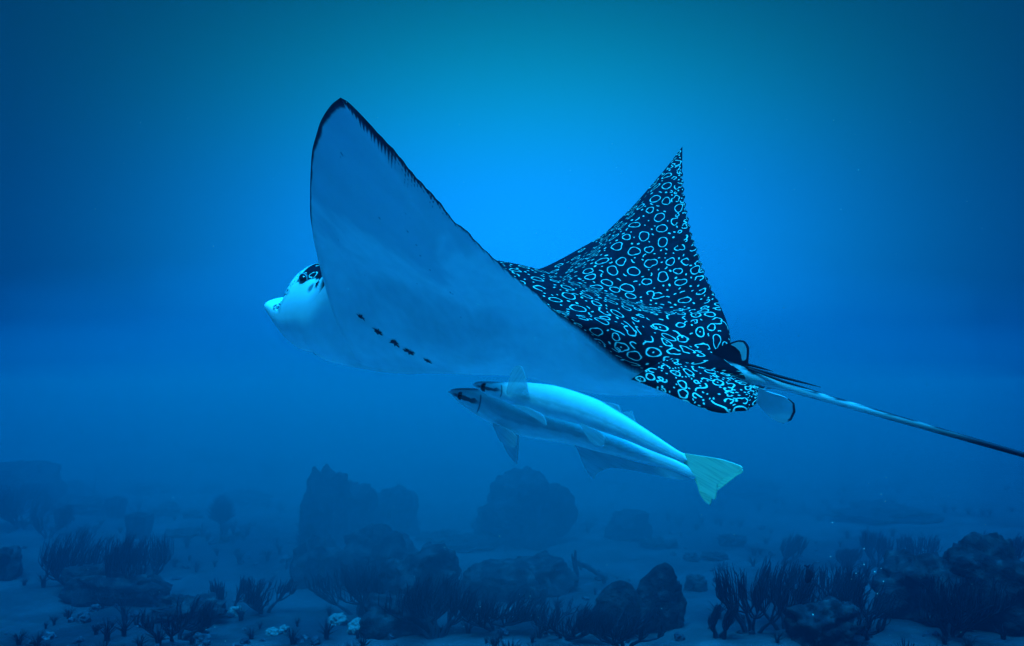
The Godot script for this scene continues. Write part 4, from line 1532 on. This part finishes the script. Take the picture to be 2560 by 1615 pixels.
	reef_thing("head", Vector2(-0.25, -13.67), 0.57, 0.57, "lower coral shoulder leaning on the large round dome")
	reef_thing("mound", Vector2(-0.57, -13.24), 0.73, 0.21, "flat coral skirt left of the large round dome")
	reef_thing("dome", Vector2(-0.10, -10.43), 0.91, 0.43, "brush-covered dome coral at centre bottom")
	reef_thing("head", Vector2(0.34, -10.62), 0.83, 0.41, "rugged low rock with branches, right of centre")
	reef_thing("stick", Vector2(0.76, -11.33), 0.11, 0.41, "upright forked branch on the rugged low rock")
	reef_thing("stick", Vector2(1.00, -11.55), 0.37, 0.21, "thin branch leaning right from the rugged low rock")
	reef_thing("barrel", Vector2(0.30, -9.90), 0.19, 0.20, "small dark barrel sponge at the left end of a pale sand patch")
	reef_thing("mound", Vector2(-1.12, -13.67), 0.57, 0.19, "faint low coral between the central reef and the round dome")
	reef_thing("bush", Vector2(-0.16, -8.91), 0.89, 0.46, "dark sea rod clump at the bottom under the dome coral")
	reef_thing("rock", Vector2(-0.04, -9.39), 0.09, 0.13, "bright upright fragment of coral at centre bottom")
	reef_thing("rock", Vector2(0.33, -8.72), 0.10, 0.06, "bright chip of coral near the bottom, right of centre")
	reef_thing("rock", Vector2(-0.38, -9.87), 0.05, 0.05, "tiny bright chip left of the upright coral fragment")
	reef_thing("bush", Vector2(0.47, -8.65), 0.76, 0.40, "sea rod clump at the bottom below the two-lobed sponge")
	reef_thing("lobe", Vector2(1.07, -8.91), 0.49, 0.61, "left, rounded lobe of the big dark sponge pair")
	reef_thing("lobe", Vector2(1.42, -8.91), 0.49, 0.74, "right, taller pointed lobe of the big dark sponge pair")
	reef_thing("head", Vector2(1.59, -8.98), 0.33, 0.45, "dark shoulder coral right of the sponge pair")
	reef_thing("bush", Vector2(1.08, -8.52), 0.80, 0.44, "weedy skirt at the foot of the big dark sponge pair")
	reef_thing("head", Vector2(1.84, -13.87), 0.70, 0.42, "faint hump of far coral right of the round dome")
	reef_thing("mound", Vector2(2.19, -13.06), 0.48, 0.18, "far low coral right of the faint hump")
	reef_thing("head", Vector2(3.28, -13.12), 0.40, 0.21, "far square coral block on the right")
	reef_thing("head", Vector2(2.18, -10.43), 0.26, 0.20, "lone square coral block on sand, right of the sponge pair")
	reef_thing("mound", Vector2(2.48, -12.18), 0.22, 0.13, "small far coral right of centre, above the lone block")
	reef_thing("mound", Vector2(2.84, -12.28), 0.34, 0.11, "far flat coral beside the small far coral")
	reef_thing("bush", Vector2(1.98, -8.42), 0.21, 0.41, "small wiry sea rod on sand by the bottom edge")
	reef_thing("rock", Vector2(1.38, -8.94), 0.12, 0.07, "pale stone at the foot of the sponge pair")
	reef_thing("rock", Vector2(1.62, -8.57), 0.12, 0.08, "stone between the sponge pair and the small wiry sea rod")
	reef_thing("bush", Vector2(2.34, -8.65), 0.62, 0.75, "spiky sea rod thicket, leftmost of the dark right-hand reef")
	reef_thing("bush", Vector2(2.71, -8.78), 0.68, 0.76, "dense sea rod thicket just below the small dark fish")
	reef_thing("bush", Vector2(3.28, -9.19), 0.81, 0.63, "wide sea rod thicket right of the small dark fish")
	reef_thing("bush", Vector2(3.58, -11.78), 0.52, 0.47, "far pale sea rod above and left of the small dark fish")
	reef_thing("bush", Vector2(4.86, -11.78), 0.52, 0.61, "tall far sea rod under the drifting specks")
	reef_thing("bush", Vector2(5.41, -11.69), 0.65, 0.54, "far sea rod, second from the right edge")
	reef_thing("bush", Vector2(4.35, -11.55), 0.45, 0.33, "low far sea rod between its taller neighbours")
	reef_thing("head", Vector2(4.19, -9.19), 0.85, 0.63, "dark coral bank in the lower right")
	reef_thing("head", Vector2(4.86, -9.19), 1.01, 0.89, "largest dark coral bank at the right edge")
	reef_thing("bush", Vector2(4.29, -8.65), 1.05, 0.75, "dark sea rod growth on the right-hand coral bank")
	reef_thing("bush", Vector2(3.46, -8.52), 0.85, 0.54, "dark sea rod growth at the bottom right of the dense thicket")
	reef_thing("head", Vector2(2.96, -8.40), 0.66, 0.35, "dark coral block at the bottom under the wide thicket")
	reef_thing("bush", Vector2(6.26, -11.33), 0.69, 0.65, "far sea rod at the right edge")
	reef_thing("mound", Vector2(-12.94, -28.89), 2.66, 0.53, "faint far reef patch on the left skyline")
	reef_thing("mound", Vector2(-8.71, -25.10), 1.85, 0.42, "faint far reef patch above the lone sea fan")
	reef_thing("mound", Vector2(-16.61, -32.14), 3.25, 0.89, "faint far rise of reef at the upper left of the seabed")
	reef_thing("mound", Vector2(-6.11, -23.08), 1.27, 0.38, "faint far reef left of the central reef")
	reef_thing("mound", Vector2(-5.04, -26.25), 1.57, 0.48, "faint far reef just behind the central reef")
	reef_thing("mound", Vector2(-1.62, -22.19), 1.43, 0.31, "faint far reef below the remora heads")
	reef_thing("mound", Vector2(2.07, -20.60), 1.52, 0.38, "faint far reef below the remora tails")
	reef_thing("mound", Vector2(4.83, -18.60), 1.71, 0.31, "faint far reef below the long tail")
	reef_thing("mound", Vector2(6.71, -16.02), 1.62, 0.29, "faint far reef on the right")
	reef_thing("mound", Vector2(-12.74, -38.66), 2.85, 0.53, "farthest reef patch, left of centre")
	reef_thing("mound", Vector2(-8.02, -19.55), 0.81, 0.23, "far coral patch behind the small barrel sponge")
	reef_thing("mound", Vector2(-5.42, -18.02), 0.91, 0.25, "far coral patch right of the lone sea fan")
	reef_thing("mound", Vector2(-6.77, -19.55), 0.54, 0.23, "far small lump left above the lone sea fan")
	reef_thing("mound", Vector2(1.24, -16.02), 0.66, 0.18, "far flat patch between the round dome and the faint hump")

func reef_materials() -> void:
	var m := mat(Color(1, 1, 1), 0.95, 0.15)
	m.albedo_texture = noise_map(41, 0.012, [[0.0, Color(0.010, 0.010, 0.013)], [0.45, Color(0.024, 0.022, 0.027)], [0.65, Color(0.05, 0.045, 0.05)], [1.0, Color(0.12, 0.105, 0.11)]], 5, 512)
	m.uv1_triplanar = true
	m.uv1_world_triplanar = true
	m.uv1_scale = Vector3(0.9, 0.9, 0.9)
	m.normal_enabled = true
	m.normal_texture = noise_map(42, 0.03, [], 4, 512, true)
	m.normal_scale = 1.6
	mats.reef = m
	var s: StandardMaterial3D = m.duplicate()
	s.albedo_color = Color(1.5, 1.45, 1.5)
	mats.stone = s
	var q := mat(Color(0.24, 0.22, 0.22), 0.95, 0.15)
	q.normal_enabled = true
	q.normal_texture = m.normal_texture
	q.uv1_triplanar = true
	q.uv1_world_triplanar = true
	q.uv1_scale = Vector3(2, 2, 2)
	mats.stone_pale = q
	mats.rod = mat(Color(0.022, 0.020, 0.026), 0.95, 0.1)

func strewn() -> void:
	# coral rubble and turf tufts: nobody could count them
	rng.seed = 400
	for kind in 2:
		for v in 3:
			var mesh: Mesh
			if kind == 0:
				mesh = lump_mesh(1.0, 0.6, 0.8, 700 + v * 31, 0.35, 0.10, 1.0)
			else:
				var st := SurfaceTool.new()
				st.begin(Mesh.PRIMITIVE_TRIANGLES)
				for k in 22:
					var a := rng.randf() * TAU
					var d := Vector3(cos(a), 0, sin(a))
					var tip := d * rng.randf_range(0.15, 0.6) + Vector3(0, rng.randf_range(0.45, 1.0), 0)
					tube(st, [d * 0.08 - Vector3(0, 0.05, 0), d * 0.12 + Vector3(0, tip.y * 0.5, 0), tip], [0.028, 0.024, 0.008], 4)
				mesh = st.commit()
			var mm := MultiMesh.new()
			mm.transform_format = MultiMesh.TRANSFORM_3D
			mm.mesh = mesh
			var where: Array = []
			var want := 300 if kind == 0 else 330
			while where.size() < want:
				var z := -5.5 - 27.0 * pow(rng.randf(), 1.3)
				var x := rng.randf_range(-0.72, 0.72) * -z
				var n := sea_noise.get_noise_2d(x * 2.2 + 40.0, z * 2.2)
				if n + rng.randf_range(-0.25, 0.25) < 0.0:
					continue
				var size := 0.045 * exp(rng.randf_range(-0.9, 1.1)) if kind == 0 else rng.randf_range(0.07, 0.24)
				var b := Basis(Vector3.UP, rng.randf() * TAU).scaled(Vector3(size, size * rng.randf_range(0.6, 1.1), size))
				where.append(Transform3D(b, Vector3(x, sea_height(x, z), z)))
			mm.instance_count = where.size()
			for i in where.size():
				mm.set_instance_transform(i, where[i])
			var o := MultiMeshInstance3D.new()
			o.name = numbered("coral_rubble" if kind == 0 else "algae_turf")
			o.multimesh = mm
			o.material_override = mats.stone if kind == 0 else mats.rod
			add_child(o)
			tag(o, ["small broken coral rubble scattered over the sand", "short dark algae tufts growing among the rubble"][kind], ["rubble", "algae"][kind], "", "stuff")

func little_fish() -> void:
	var o := thing("small_fish", "small dark fish swimming head down above the right-hand sea rods", "fish", Vector3(2.2075, 1.0943, -6.5976))
	var rows: Array = []
	for i in 21:
		var f := i / 20.0
		var r := 0.026 * sqrt(maxf(0.0, sin(PI * pow(f, 0.8)))) * (1.0 if f < 0.8 else 1.0) + 0.0015
		var row := PackedVector3Array()
		for j in 16:
			var a := TAU * j / 16.0
			row.append(Vector3(cos(a) * r + 0.012 * sin(f * 3.0), -0.062 + 0.115 * f, sin(a) * r * 0.5))
		rows.append(row)
	var m := mat(Color(0.02, 0.02, 0.03), 0.5, 0.3)
	part("body", grid_mesh(rows, [], true), m, o)
	part("tail_fin", slab([Vector3(0.004, 0.048, 0), Vector3(-0.022, 0.068, 0.002), Vector3(-0.018, 0.074, 0.002), Vector3(0.004, 0.066, 0), Vector3(0.024, 0.078, -0.002), Vector3(0.012, 0.050, 0)], 0.003), m, o)
	part("dorsal_fin", slab([Vector3(0.030, -0.02, 0), Vector3(0.042, 0.0, 0), Vector3(0.036, 0.03, 0), Vector3(0.022, 0.03, 0)], 0.003), m, o)

func specks() -> void:
	var st := SurfaceTool.new()
	st.begin(Mesh.PRIMITIVE_TRIANGLES)
	rng.seed = 77
	var s := SphereMesh.new()
	s.radius = 1.0
	s.height = 2.0
	s.radial_segments = 8
	s.rings = 4
	for p in [Vector3(0.9468, 2.3363, -2.2189), Vector3(0.9023, 2.3208, -2.2198), Vector3(1.1382, 2.2273, -2.7059), Vector3(0.6870, 2.3646, -1.6162), Vector3(0.5898, 2.3251, -1.6185), Vector3(0.5865, 2.2626, -1.6221), Vector3(0.6481, 2.2772, -1.6213), Vector3(0.6481, 2.2481, -1.6229), Vector3(0.6676, 2.2345, -1.6237), Vector3(1.1382, 1.9986, -2.7191), Vector3(0.8711, 2.0939, -2.2328), Vector3(0.6838, 2.2173, -1.6247), Vector3(0.5541, 2.1559, -1.6283), Vector3(0.9246, 2.0427, -2.2358)]:
		st.append_from(s, 0, Transform3D(Basis.from_scale(Vector3.ONE * rng.randf_range(0.0008, 0.0016)), p))
	for i in 240:
		var z := -rng.randf_range(0.9, 5.0)
		st.append_from(s, 0, Transform3D(Basis.from_scale(Vector3.ONE * rng.randf_range(0.0003, 0.0009) * sqrt(-z / 2.0)), Vector3(rng.randf_range(-0.5, 0.55) * -z, 2.6 + rng.randf_range(-0.32, 0.3) * -z, z)))
	var o := part("drifting_specks", st.commit(), mat(Color(0.7, 0.75, 0.6), 0.6, 0.3), self)
	tag(o, "tiny pale specks drifting in the open water", "particles", "", "stuff")
